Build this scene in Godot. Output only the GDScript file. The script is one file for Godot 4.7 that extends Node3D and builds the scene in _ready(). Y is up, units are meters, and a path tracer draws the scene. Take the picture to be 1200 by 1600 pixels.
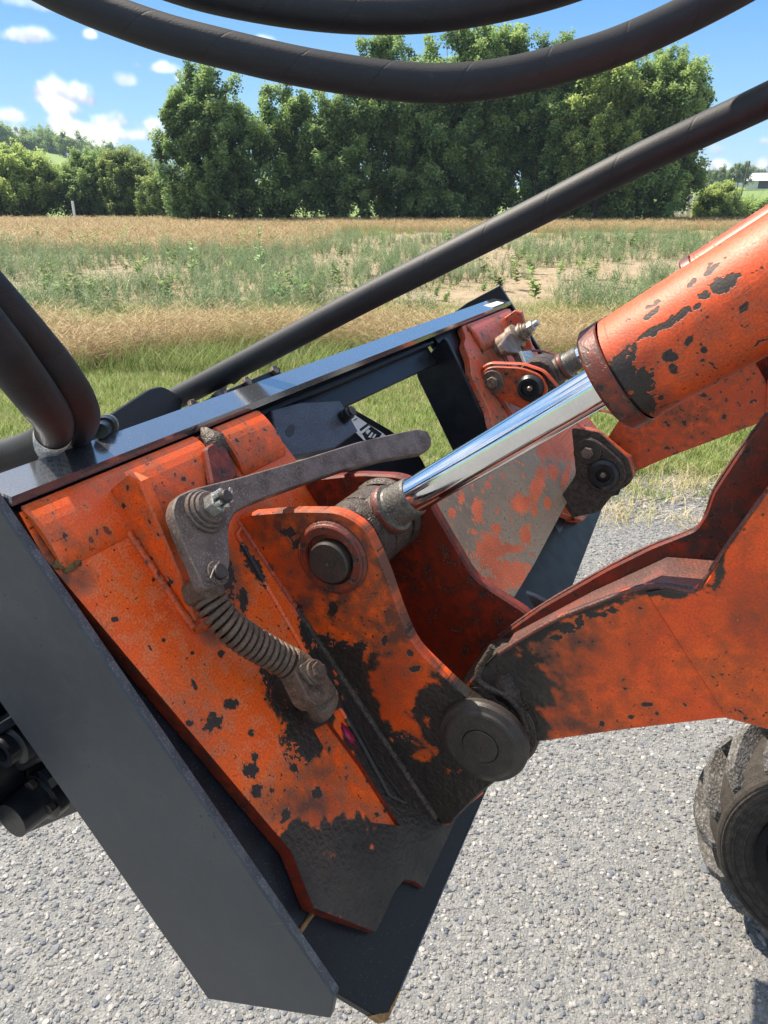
extends Node3D
# A loader's quick coupler holding a black attachment, seen from beside the boom on a gravel lot by a field.
# Machine coordinates: u along the attachment, v down its back plate, n towards the machine; at(u, v, n) turns them into a point.

var frame_basis := Basis(Vector3(0.4336, 0.0000, -0.9011), Vector3(-0.5443, 0.7969, -0.2619), Vector3(0.7181, 0.6040, 0.3455))
var frame := Transform3D(frame_basis, Vector3(-0.2518, 1.3083, -0.4661))
var M := {}
var bases := {}
var taken := {}
var rng := RandomNumberGenerator.new()

class Shape:
	var p := PackedVector3Array()
	var n := PackedVector3Array()
	var t := PackedVector2Array()
	var c := PackedColorArray()
	var tint := Color.WHITE
	var colored := false
	func tri(a: Vector3, b: Vector3, d: Vector3, na: Vector3, nb: Vector3, nd: Vector3, ta := Vector2.ZERO, tb := Vector2.ZERO, td := Vector2.ZERO) -> void:
		if (b - a).cross(d - a).dot(na + nb + nd) > 0.0:
			p.append_array([a, d, b]); n.append_array([na, nd, nb]); t.append_array([ta, td, tb])
		else:
			p.append_array([a, b, d]); n.append_array([na, nb, nd]); t.append_array([ta, tb, td])
		if colored: c.append_array([tint, tint, tint])
	func flat(a: Vector3, b: Vector3, d: Vector3, toward: Vector3, ta := Vector2.ZERO, tb := Vector2.ZERO, td := Vector2.ZERO) -> void:
		var m := (b - a).cross(d - a)
		if m.length_squared() < 1e-18: return
		m = m.normalized()
		if m.dot(toward) < 0.0: m = -m
		tri(a, b, d, m, m, m, ta, tb, td)
	func quad(a: Vector3, b: Vector3, d: Vector3, e: Vector3, toward: Vector3, ta := Vector2.ZERO, tb := Vector2.RIGHT, td := Vector2.ONE, te := Vector2.DOWN) -> void:
		flat(a, b, d, toward, ta, tb, td); flat(a, d, e, toward, ta, td, te)
	func mesh() -> ArrayMesh:
		var m := ArrayMesh.new()
		var a := []
		a.resize(Mesh.ARRAY_MAX)
		a[Mesh.ARRAY_VERTEX] = p; a[Mesh.ARRAY_NORMAL] = n; a[Mesh.ARRAY_TEX_UV] = t
		if colored: a[Mesh.ARRAY_COLOR] = c
		m.add_surface_from_arrays(Mesh.PRIMITIVE_TRIANGLES, a)
		return m

func at(u: float, v: float, n: float) -> Vector3: return Vector3(u, -v, n)
func numbered(called: String) -> String:
	taken[called] = taken.get(called, -1) + 1
	return called if taken[called] == 0 else "%s_%03d" % [called, taken[called]]
func tag(o: Node3D, label: String, category: String, group := "", kind := "") -> Node3D:
	if label: o.set_meta("label", label)
	if category: o.set_meta("category", category)
	if group: o.set_meta("group", group)
	if kind: o.set_meta("kind", kind)
	return o
func thing(called: String, label: String, category: String, base: Vector3, group := "") -> Node3D:   # base in machine axes
	var o := Node3D.new()
	o.name = numbered(called)
	o.transform = frame * Transform3D(Basis(), base)
	bases[o] = base
	add_child(o, true)
	tag(o, label, category, group)
	return o
func part(parent: Node3D, called: String, m: Mesh, mat: Material, label := "") -> MeshInstance3D:
	var o := MeshInstance3D.new()
	o.name = called
	o.mesh = m
	o.material_override = mat
	if bases.has(parent): o.position = -bases[parent]
	if label: o.set_meta("label", label)
	parent.add_child(o, true)
	return o
func section(parent: Node3D, called: String, label := "") -> Node3D:   # a part that is made of sub-parts
	var o := Node3D.new()
	o.name = called
	o.position = -bases[parent]
	if label: o.set_meta("label", label)
	parent.add_child(o, true)
	return o
func put(called: String, m: Mesh, mat: Material, label := "", category := "", group := "", kind := "") -> MeshInstance3D:   # a top-level mesh in world axes
	var o := MeshInstance3D.new()
	o.name = numbered(called)
	o.mesh = m
	o.material_override = mat
	add_child(o, true)
	tag(o, label, category, group, kind)
	return o
func scatter(called: String, m: Mesh, mat: Material, where: Array, tints: Array, parent: Node3D = null, kind := "stuff") -> MultiMeshInstance3D:
	var mm := MultiMesh.new()
	mm.transform_format = MultiMesh.TRANSFORM_3D
	mm.use_colors = true
	mm.mesh = m
	mm.instance_count = where.size()
	for i in where.size():
		mm.set_instance_transform(i, where[i])
		mm.set_instance_color(i, tints[i])
	var o := MultiMeshInstance3D.new()
	o.multimesh = mm
	o.material_override = mat
	if parent:
		o.name = called
		parent.add_child(o, true)
	else:
		o.name = numbered(called)
		add_child(o, true)
	if kind: o.set_meta("kind", kind)
	return o

# ---------------------------------------------------------------- shapes
func round_poly(poly: PackedVector2Array, r: float, seg := 4) -> PackedVector2Array:
	var out := PackedVector2Array()
	var k := poly.size()
	for i in k:
		var b := poly[i]
		var a := poly[(i + k - 1) % k]
		var d := poly[(i + 1) % k]
		var cut := minf(r, 0.45 * minf(a.distance_to(b), b.distance_to(d)))
		var s := b + (a - b).normalized() * cut
		var e := b + (d - b).normalized() * cut
		for j in seg + 1:
			var f := j / float(seg)
			out.append(s.lerp(b, f).lerp(b.lerp(e, f), f))
	return out
func circle_poly(c: Vector2, r: float, seg := 32) -> PackedVector2Array:
	var out := PackedVector2Array()
	for i in seg: out.append(c + Vector2(cos(TAU * i / seg), sin(TAU * i / seg)) * r)
	return out
func lay(plane: String, q: Vector2, c: float) -> Vector3:
	if plane == "u": return at(c, q.x, q.y)
	if plane == "n": return at(q.x, q.y, c)
	return at(q.x, c, q.y)
func away(plane: String) -> Vector3:
	return Vector3(1, 0, 0) if plane == "u" else Vector3(0, 0, 1) if plane == "n" else Vector3(0, -1, 0)
func area(poly: PackedVector2Array) -> float:
	var s := 0.0
	for i in poly.size(): s += poly[i].cross(poly[(i + 1) % poly.size()])
	return s * 0.5
func prism(sh: Shape, plane: String, poly: PackedVector2Array, c0: float, c1: float, bev := 0.0012, rect := Rect2(0, 0, 1, 1), skip := []) -> Shape:
	var k := poly.size()
	var s := signf(area(poly))
	var inner := PackedVector2Array()
	for i in k:
		var e0 := (poly[i] - poly[(i + k - 1) % k]).normalized()
		var e1 := (poly[(i + 1) % k] - poly[i]).normalized()
		var m0 := Vector2(-e0.y, e0.x) * s
		var m1 := Vector2(-e1.y, e1.x) * s
		var m := m0 + m1
		m = m / maxf(m.length_squared() * 0.5, 0.35) if m.length() > 1e-4 else m0
		inner.append(poly[i] + m * bev)
	var up := away(plane) * signf(c1 - c0)
	var b := bev * signf(c1 - c0)
	var uv := func(q: Vector2) -> Vector2: return (q - rect.position) / rect.size
	var face := Geometry2D.triangulate_polygon(inner)
	for f in range(0, face.size(), 3):
		var q0 := inner[face[f]]; var q1 := inner[face[f + 1]]; var q2 := inner[face[f + 2]]
		sh.flat(lay(plane, q0, c1), lay(plane, q1, c1), lay(plane, q2, c1), up, uv.call(q0), uv.call(q1), uv.call(q2))
		sh.flat(lay(plane, q0, c0), lay(plane, q1, c0), lay(plane, q2, c0), -up, uv.call(q0), uv.call(q1), uv.call(q2))
	for i in k:
		if i in skip: continue
		var j := (i + 1) % k
		var e := (poly[j] - poly[i]).normalized()
		var o2 := Vector2(e.y, -e.x) * s
		var out := lay(plane, o2, 0.0) - lay(plane, Vector2.ZERO, 0.0)
		sh.quad(lay(plane, poly[i], c0 + b), lay(plane, poly[j], c0 + b), lay(plane, poly[j], c1 - b), lay(plane, poly[i], c1 - b), out, uv.call(poly[i]), uv.call(poly[j]), uv.call(poly[j]), uv.call(poly[i]))
		if bev > 0.0:
			sh.quad(lay(plane, poly[i], c1 - b), lay(plane, poly[j], c1 - b), lay(plane, inner[j], c1), lay(plane, inner[i], c1), out + up, uv.call(poly[i]), uv.call(poly[j]), uv.call(inner[j]), uv.call(inner[i]))
			sh.quad(lay(plane, poly[i], c0 + b), lay(plane, poly[j], c0 + b), lay(plane, inner[j], c0), lay(plane, inner[i], c0), out - up, uv.call(poly[i]), uv.call(poly[j]), uv.call(inner[j]), uv.call(inner[i]))
	return sh
func slab(plane: String, poly: PackedVector2Array, c0: float, c1: float, bev := 0.0012, rect := Rect2(0, 0, 1, 1)) -> ArrayMesh:
	return prism(Shape.new(), plane, poly, c0, c1, bev, rect).mesh()
func box(a: Vector3, b: Vector3, bev := 0.001) -> ArrayMesh:   # corners in u, v, n
	return slab("u", PackedVector2Array([Vector2(a.y, a.z), Vector2(b.y, a.z), Vector2(b.y, b.z), Vector2(a.y, b.z)]), a.x, b.x, bev)
func lathe(sh: Shape, o: Vector3, axis: Vector3, prof: Array, seg := 40, vlen := 1.0) -> Shape:   # prof: [height, radius] pairs
	axis = axis.normalized()
	var x := axis.cross(Vector3(0.31, 0.9, 0.2)).normalized()
	if absf(axis.z) > 0.99: x = Vector3(0, -1, 0)
	var y := axis.cross(x) if absf(axis.z) < 0.99 else Vector3(-1, 0, 0)
	for i in prof.size() - 1:
		var h0: float = prof[i][0]; var r0: float = prof[i][1]
		var h1: float = prof[i + 1][0]; var r1: float = prof[i + 1][1]
		var sl := Vector2(h1 - h0, -(r1 - r0)).normalized()   # (radial, axial)
		for k in seg:
			var a0 := TAU * k / seg; var a1 := TAU * (k + 1) / seg
			var d0 := x * cos(a0) + y * sin(a0); var d1 := x * cos(a1) + y * sin(a1)
			var n0 := d0 * sl.x + axis * sl.y; var n1 := d1 * sl.x + axis * sl.y
			var A := o + axis * h0 + d0 * r0; var B := o + axis * h0 + d1 * r0
			var C := o + axis * h1 + d1 * r1; var D := o + axis * h1 + d0 * r1
			var t0 := k / float(seg); var t1 := (k + 1) / float(seg)
			if r0 > 1e-6: sh.tri(A, B, C, n0, n1, n1, Vector2(t0, h0 / vlen), Vector2(t1, h0 / vlen), Vector2(t1, h1 / vlen))
			if r1 > 1e-6: sh.tri(A, C, D, n0, n1, n0, Vector2(t0, h0 / vlen), Vector2(t1, h1 / vlen), Vector2(t0, h1 / vlen))
	return sh
func turned(o: Vector3, axis: Vector3, prof: Array, seg := 40, vlen := 1.0) -> ArrayMesh: return lathe(Shape.new(), o, axis, prof, seg, vlen).mesh()
func spline(pts: Array, per := 10) -> Array:
	var out := []
	for i in pts.size() - 1:
		var a: Vector3 = pts[maxi(i - 1, 0)]; var b: Vector3 = pts[i]; var c: Vector3 = pts[i + 1]; var d: Vector3 = pts[mini(i + 2, pts.size() - 1)]
		for j in per: out.append(b.cubic_interpolate(c, a, d, j / float(per)))
	out.append(pts[-1])
	return out
func tube(sh: Shape, pts: Array, radius: float, seg := 20, rough := 0.0, caps := true, flatten := 1.0) -> Shape:
	var tan: Vector3 = (pts[1] - pts[0]).normalized()
	var x := tan.cross(Vector3(0.3, 0.8, 0.5)).normalized()
	var last := []
	var along := 0.0
	for i in pts.size():
		var dir: Vector3 = (pts[mini(i + 1, pts.size() - 1)] - pts[maxi(i - 1, 0)]).normalized()
		x = (x - dir * x.dot(dir)).normalized()
		var y := dir.cross(x)
		if i: along += pts[i].distance_to(pts[i - 1])
		var ring := []
		var r := radius * (1.0 + rough * rng.randf_range(-1, 1)) if rough > 0.0 else radius
		for k in seg + 1:
			var a := TAU * k / seg
			var d := x * cos(a) + y * sin(a)
			ring.append([pts[i] + x * cos(a) * r + y * sin(a) * r * flatten, d, Vector2(along, k / float(seg))])
		if i:
			for k in seg:
				var A = last[k]; var B = last[k + 1]; var C = ring[k + 1]; var D = ring[k]
				sh.tri(A[0], B[0], C[0], A[1], B[1], C[1], A[2], B[2], C[2])
				sh.tri(A[0], C[0], D[0], A[1], C[1], D[1], A[2], C[2], D[2])
		if caps and (i == 0 or i == pts.size() - 1):
			var m := dir * (-1.0 if i == 0 else 1.0)
			for k in seg: sh.tri(pts[i], ring[k][0], ring[k + 1][0], m, m, m)
		last = ring
	return sh
func hexnut(o: Vector3, axis: Vector3, r: float, h: float, spin := 0.0) -> ArrayMesh:
	var sh := Shape.new()
	axis = axis.normalized()
	var x := axis.cross(Vector3(0.31, 0.9, 0.2)).normalized()
	var y := axis.cross(x)
	var bv := r * 0.1
	for k in 6:
		var a0 := spin + TAU * k / 6; var a1 := spin + TAU * (k + 1) / 6
		var d0 := x * cos(a0) + y * sin(a0); var d1 := x * cos(a1) + y * sin(a1)
		var m := (d0 + d1).normalized()
		sh.quad(o + d0 * r, o + d1 * r, o + d1 * r + axis * (h - bv), o + d0 * r + axis * (h - bv), m)
		sh.quad(o + d0 * r + axis * (h - bv), o + d1 * r + axis * (h - bv), o + d1 * (r - bv) + axis * h, o + d0 * (r - bv) + axis * h, m + axis)
		sh.flat(o + axis * h, o + d0 * (r - bv) + axis * h, o + d1 * (r - bv) + axis * h, axis)
		sh.flat(o, o + d0 * r, o + d1 * r, -axis)
	return sh.mesh()
func bead(a: Vector3, b: Vector3, r: float) -> ArrayMesh:   # a weld bead, its ripples one after another
	var pts := []
	var k := maxi(6, int(a.distance_to(b) / (r * 0.45)))
	for i in k + 1: pts.append(a.lerp(b, i / float(k)) + Vector3(rng.randf_range(-1, 1), rng.randf_range(-1, 1), rng.randf_range(-1, 1)) * r * 0.12)
	return tube(Shape.new(), pts, r, 10, 0.13).mesh()
func lump(c: Vector3, r: Vector3, sd: int, amount := 0.3) -> ArrayMesh:   # caked dirt
	var nz := FastNoiseLite.new(); nz.seed = sd; nz.frequency = 0.9
	var sh := Shape.new()
	var ring := func(i: int, j: int) -> Vector3:
		var th := PI * i / 12.0; var ph := TAU * j / 20.0
		var d := Vector3(sin(th) * cos(ph), cos(th), sin(th) * sin(ph))
		return c + d * r * (1.0 + amount * nz.get_noise_3d(d.x * 1.3, d.y * 1.3, d.z * 1.3) * 1.5)
	for i in 12:
		for j in 20:
			var A = ring.call(i, j); var B = ring.call(i + 1, j); var C = ring.call(i + 1, j + 1); var D = ring.call(i, j + 1)
			var m: Vector3 = ((A + C) * 0.5 - c).normalized()
			var e := func(q: Vector3) -> Vector3: return ((q - c) / r).normalized()
			sh.tri(A, B, C, (e.call(A) + m).normalized(), (e.call(B) + m).normalized(), (e.call(C) + m).normalized()); sh.tri(A, C, D, (e.call(A) + m).normalized(), (e.call(C) + m).normalized(), (e.call(D) + m).normalized())
	return sh.mesh()

# ---------------------------------------------------------------- materials
func noise_bytes(w: int, h: int, per_px: float, sd: int, kind := FastNoiseLite.TYPE_SIMPLEX_SMOOTH, oct := 3, loop := false) -> PackedByteArray:
	var f := FastNoiseLite.new()
	f.seed = sd; f.noise_type = kind; f.frequency = per_px; f.fractal_octaves = oct
	if kind == FastNoiseLite.TYPE_CELLULAR: f.fractal_type = FastNoiseLite.FRACTAL_NONE
	var im := f.get_seamless_image(w, h) if loop else f.get_image(w, h)
	im.convert(Image.FORMAT_L8)
	return im.get_data()
func tex(w: int, h: int, bytes: PackedByteArray, mips := true) -> ImageTexture:
	var im := Image.create_from_data(w, h, false, Image.FORMAT_RGB8, bytes)
	return ImageTexture.create_from_image(im)
func splat(field: PackedFloat32Array, w: int, h: int, rect: Rect2, blobs: Array) -> PackedFloat32Array:
	var sx := w / rect.size.x; var sy := h / rect.size.y
	for b in blobs:
		var cx: float = (b[0] - rect.position.x) * sx; var cy: float = (b[1] - rect.position.y) * sy
		var ax: float = b[2] * sx; var ay: float = b[3] * sy; var bx: float = b[4] * sx; var by: float = b[5] * sy
		var det := ax * by - ay * bx
		if absf(det) < 1e-6: continue
		var ex := (absf(ax) + absf(bx)) * 1.5; var ey := (absf(ay) + absf(by)) * 1.5
		for y in range(maxi(0, int(cy - ey)), mini(h, int(cy + ey) + 1)):
			for x in range(maxi(0, int(cx - ex)), mini(w, int(cx + ex) + 1)):
				var px := x - cx; var py := y - cy
				var d := sqrt(((px * by - py * bx) / det) ** 2 + ((ax * py - ay * px) / det) ** 2)
				if d < 1.4:
					var f: float = (1.4 - d) * b[6]
					if f > field[y * w + x]: field[y * w + x] = f
	return field
func finish(w: int, h: int, col: PackedByteArray, hrm: PackedByteArray, depth_cm: float) -> StandardMaterial3D:
	var m := StandardMaterial3D.new()
	m.albedo_texture = tex(w, h, col)
	var t := tex(w, h, hrm)
	m.roughness = 1.0
	m.roughness_texture = t
	m.roughness_texture_channel = BaseMaterial3D.TEXTURE_CHANNEL_GREEN
	m.heightmap_enabled = true
	m.heightmap_texture = t
	m.heightmap_scale = depth_cm
	m.heightmap_deep_parallax = false
	return m
# Old paint: o holds w, h, rect, and lists of blobs (chips through to the primer, grease, grime, fresh paint, bare steel); loop = a tile
func paint(o: Dictionary) -> StandardMaterial3D:
	var w: int = o.w; var h: int = o.h
	var rect: Rect2 = o.rect
	var sd: int = o.get("seed", 1)
	var loop: bool = o.get("loop", false)
	var k: float = o.get("metre", rect.size.x / w)   # metres a pixel
	var low := noise_bytes(w, h, 9.0 * k, sd, FastNoiseLite.TYPE_SIMPLEX_SMOOTH, 3, loop)
	var mid := noise_bytes(w, h, 55.0 * k, sd + 1, FastNoiseLite.TYPE_SIMPLEX_SMOOTH, 4, loop)
	var fine := noise_bytes(w, h, minf(0.45, 420.0 * k), sd + 2, FastNoiseLite.TYPE_SIMPLEX_SMOOTH, 2, loop)
	var spot := noise_bytes(w, h, 170.0 * k, sd + 3, FastNoiseLite.TYPE_SIMPLEX_SMOOTH, 2, loop)
	var chip := PackedFloat32Array(); chip.resize(w * h)
	var grease := chip.duplicate(); var grime := chip.duplicate(); var fresh := chip.duplicate()
	chip = splat(chip, w, h, rect, o.get("chips", []))
	grease = splat(grease, w, h, rect, o.get("grease", []))
	grime = splat(grime, w, h, rect, o.get("grime", []))
	fresh = splat(fresh, w, h, rect, o.get("fresh", []))
	var c1: Color = o.get("c1", Color8(247, 101, 30)); var c2: Color = o.get("c2", Color8(231, 85, 26))
	var chalk: Color = o.get("chalk", Color8(244, 140, 96)); var chalky: float = o.get("chalky", 0.3)
	var under: Color = o.get("under", Color8(52, 43, 39)); var muck: Color = o.get("muck", Color8(47, 38, 32))
	var film: Color = o.get("film", Color8(84, 52, 42))
	var wear: float = o.get("wear", 0.77); var specks: float = o.get("specks", 0.86); var filmy: float = o.get("filmy", 0.25)
	var gloss: float = o.get("rough", 0.42)
	var scratch := PackedFloat32Array(); scratch.resize(w * h)
	var sr := RandomNumberGenerator.new(); sr.seed = sd
	for i in int(o.get("scratches", 90)):
		var px := sr.randf() * w; var py := sr.randf() * h
		var an := sr.randf() * TAU if sr.randf() < 0.4 else float(o.get("scratch_way", 1.0)) + sr.randf_range(-0.25, 0.25)
		var st := sr.randf_range(0.25, 0.9) * (1.0 if sr.randf() < 0.6 else -1.0)
		var steps := int(sr.randf_range(0.004, 0.03) / k)
		for j in steps:
			px += cos(an); py += sin(an); an += sr.randf_range(-0.04, 0.04)
			var q := posmod(int(py), h) * w + posmod(int(px), w)
			if (px >= 0.0 and px < w and py >= 0.0 and py < h) or loop: scratch[q] = st * sin(PI * (j + 0.5) / steps)
	var col := PackedByteArray(); col.resize(w * h * 3)
	var hrm := PackedByteArray(); hrm.resize(w * h * 3)
	for i in w * h:
		var a := low[i] / 255.0; var b := mid[i] / 255.0; var c := fine[i] / 255.0; var s := spot[i] / 255.0
		var t := clampf((a - 0.5) * 1.6 + (b - 0.5) * 0.7 + 0.5, 0.0, 1.0)
		var r := lerpf(c1.r, c2.r, t); var g := lerpf(c1.g, c2.g, t); var bl := lerpf(c1.b, c2.b, t)
		var q := chalky * clampf((b - 0.42) * 3.0 + (c - 0.5) * 1.2, 0.0, 1.0)
		r = lerpf(r, chalk.r, q); g = lerpf(g, chalk.g, q); bl = lerpf(bl, chalk.b, q)
		var fr := clampf(fresh[i] * 1.5 + (b - 0.6) * 1.2, 0.0, 1.0) if fresh[i] > 0.0 else 0.0
		if fr > 0.0:
			r = lerpf(r, 0.90, fr * 0.85); g = lerpf(g, 0.33, fr * 0.85); bl = lerpf(bl, 0.08, fr * 0.85)
		var gm := clampf(grime[i] * (0.35 + b * 0.9) + filmy * clampf((1.0 - a) * 1.5 - 0.45 + (b - 0.5) * 1.4, 0.0, 1.0), 0.0, 0.88)
		r = lerpf(r, film.r, gm); g = lerpf(g, film.g, gm); bl = lerpf(bl, film.b, gm)
		var f := 0.9 + 0.2 * c
		r *= f; g *= f; bl *= f
		var hh := 0.62 + 0.10 * (c - 0.5) + 0.06 * (b - 0.5); var ro := gloss + 0.16 * gm + 0.12 * (c - 0.5)
		if s > specks + 0.22 * (a - 0.5):
			r *= 0.42; g *= 0.5; bl *= 0.6; hh -= 0.06
		var m := chip[i] + (b - 0.5) * 0.9 + (s - 0.5) * 0.95 + (c - 0.5) * 0.35 if chip[i] > 0.0 else 0.0
		m = maxf(m, (b - wear) * 6.0 + (s - 0.5) * 0.6 + (c - 0.5) * 0.5)
		if m > 0.4:
			var z := 0.72 + 0.5 * c + 0.35 * (a - 0.5)
			r = under.r * z; g = under.g * z; bl = under.b * z; hh = 0.40 + 0.16 * (c - 0.5); ro = 0.62
		elif m > 0.08 and m <= 0.3 and chip[i] > 0.0:
			var rs := (m - 0.08) * 2.2 * (0.5 + b)
			r = lerpf(r, film.r, rs); g = lerpf(g, film.g, rs); bl = lerpf(bl, film.b, rs)
		elif m > 0.3:
			r = lerpf(r, chalk.r, 0.5); g = lerpf(g, chalk.g, 0.45); bl = lerpf(bl, chalk.b, 0.4)
		var sc := scratch[i]
		if sc > 0.0:
			r = lerpf(r, chalk.r, sc * 0.6); g = lerpf(g, chalk.g, sc * 0.6); bl = lerpf(bl, chalk.b, sc * 0.6)
		elif sc < 0.0:
			r = lerpf(r, under.r, -sc * 0.7); g = lerpf(g, under.g, -sc * 0.7); bl = lerpf(bl, under.b, -sc * 0.7); hh -= 0.06
		if grease[i] > 0.0:
			var e := smoothstep(0.28, 0.56, grease[i] + (b - 0.5) * 0.95 + (c - 0.5) * 0.25)
			if e > 0.0:
				var z := 0.80 + 0.22 * c + 0.45 * (a - 0.5) + 0.25 * (b - 0.5)
				r = lerpf(r, muck.r * z, e); g = lerpf(g, muck.g * z, e); bl = lerpf(bl, muck.b * z, e)
				hh = lerpf(hh, 0.5 + 0.6 * (b - 0.5) + 0.36 * (s - 0.5) + 0.10 * (c - 0.5), e); ro = lerpf(ro, 0.60 - 0.25 * (a - 0.3), e)
		col[i * 3] = int(clampf(r, 0.0, 1.0) * 255.0); col[i * 3 + 1] = int(clampf(g, 0.0, 1.0) * 255.0); col[i * 3 + 2] = int(clampf(bl, 0.0, 1.0) * 255.0)
		hrm[i * 3] = int(clampf(hh, 0.0, 1.0) * 255.0); hrm[i * 3 + 1] = int(clampf(ro, 0.05, 1.0) * 255.0); hrm[i * 3 + 2] = hrm[i * 3]
	var mat := finish(w, h, col, hrm, o.get("relief", 0.16))
	mat.texture_repeat = loop
	if loop:
		mat.uv1_triplanar = true
		mat.uv1_scale = Vector3.ONE / rect.size.x
	return mat
# A tile mixed from two or three colours by noise; shiny or rough, used triplanar on small parts
func mottled(size: float, px: int, c1: Color, c2: Color, c3: Color, rough0: float, rough1: float, relief: float, sd: int, fine_f := 300.0, mid_f := 40.0, dust := 1.1, dust_c := Color8(150, 145, 140), world := false, grain := 0.24) -> StandardMaterial3D:
	var k := size / px
	var mid := noise_bytes(px, px, mid_f * k, sd, FastNoiseLite.TYPE_SIMPLEX_SMOOTH, 4, true)
	var fine := noise_bytes(px, px, minf(0.45, fine_f * k), sd + 1, FastNoiseLite.TYPE_SIMPLEX_SMOOTH, 2, true)
	var grit := noise_bytes(px, px, minf(0.45, fine_f * 0.6 * k), sd + 2, FastNoiseLite.TYPE_SIMPLEX, 1, true)
	var col := PackedByteArray(); col.resize(px * px * 3)
	var hrm := PackedByteArray(); hrm.resize(px * px * 3)
	for i in px * px:
		var b := clampf((mid[i] / 255.0 - 0.5) * 2.0 + 0.5, 0.0, 1.0); var c := fine[i] / 255.0
		var q := c1.lerp(c2, b)
		q = q.lerp(c3, clampf((c - 0.62) * 3.5, 0.0, 1.0))
		var z := 1.0 + grain * (c - 0.5)
		var ro := lerpf(rough0, rough1, clampf(b + (c - 0.5) * 0.5, 0.0, 1.0))
		if grit[i] / 255.0 > dust:
			q = q.lerp(dust_c, 0.75); ro = 0.8
		col[i * 3] = int(clampf(q.r * z, 0, 1) * 255); col[i * 3 + 1] = int(clampf(q.g * z, 0, 1) * 255); col[i * 3 + 2] = int(clampf(q.b * z, 0, 1) * 255)
		hrm[i * 3] = int(clampf(0.5 + (b - 0.5) * 0.5 + (c - 0.5) * 0.6, 0, 1) * 255); hrm[i * 3 + 1] = int(clampf(ro, 0.03, 1) * 255); hrm[i * 3 + 2] = 0
	var m := finish(px, px, col, hrm, relief)
	m.uv1_triplanar = true
	m.uv1_world_triplanar = world
	m.uv1_scale = Vector3.ONE / size
	return m
func plain(c: Color, rough := 0.5, metal := 0.0) -> StandardMaterial3D:
	var m := StandardMaterial3D.new()
	m.albedo_color = c; m.roughness = rough; m.metallic = metal
	return m
func leafy(c: Color, through: Color) -> StandardMaterial3D:
	var m := plain(c, 0.62)
	m.vertex_color_use_as_albedo = true
	m.backlight_enabled = true
	m.backlight = through
	m.metallic_specular = 0.3
	return m

# ---------------------------------------------------------------- place
func _ready() -> void:
	rng.seed = 11
	var cam := Camera3D.new()
	cam.name = "camera"
	cam.position = Vector3(0, 1.5, 0)
	cam.rotation_degrees = Vector3(-22.3993, 0, 0)
	cam.fov = 67.3361
	cam.near = 0.02
	cam.far = 6000.0
	add_child(cam)
	cam.current = true
	var sun_at := Vector3(-0.509, 0.777, -0.370).normalized()
	var env := Environment.new()
	env.background_mode = Environment.BG_SKY
	env.sky = Sky.new()
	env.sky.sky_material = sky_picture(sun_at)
	env.tonemap_mode = Environment.TONE_MAPPER_LINEAR
	env.tonemap_exposure = 3.1
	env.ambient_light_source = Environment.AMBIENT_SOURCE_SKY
	env.sdfgi_enabled = true
	env.ssao_enabled = true
	env.ssil_enabled = true
	env.fog_enabled = true
	env.fog_density = 0.0004
	env.fog_light_color = Color(0.78, 0.86, 0.95)
	var we := WorldEnvironment.new()
	we.name = "world_environment"
	we.environment = env
	add_child(we)
	var sun := DirectionalLight3D.new()
	sun.name = "sun"
	sun.light_energy = 0.95
	sun.light_color = Color(1.0, 0.955, 0.88)
	sun.light_angular_distance = 0.53
	sun.shadow_enabled = true
	add_child(sun)
	sun.look_at_from_position(sun_at * 50.0, Vector3.ZERO)
	make_materials()
	build_ground()
	build_field()
	build_trees()
	build_far_places()
	build_attachment()
	build_coupler()
	build_loader()
	build_hoses()

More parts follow.
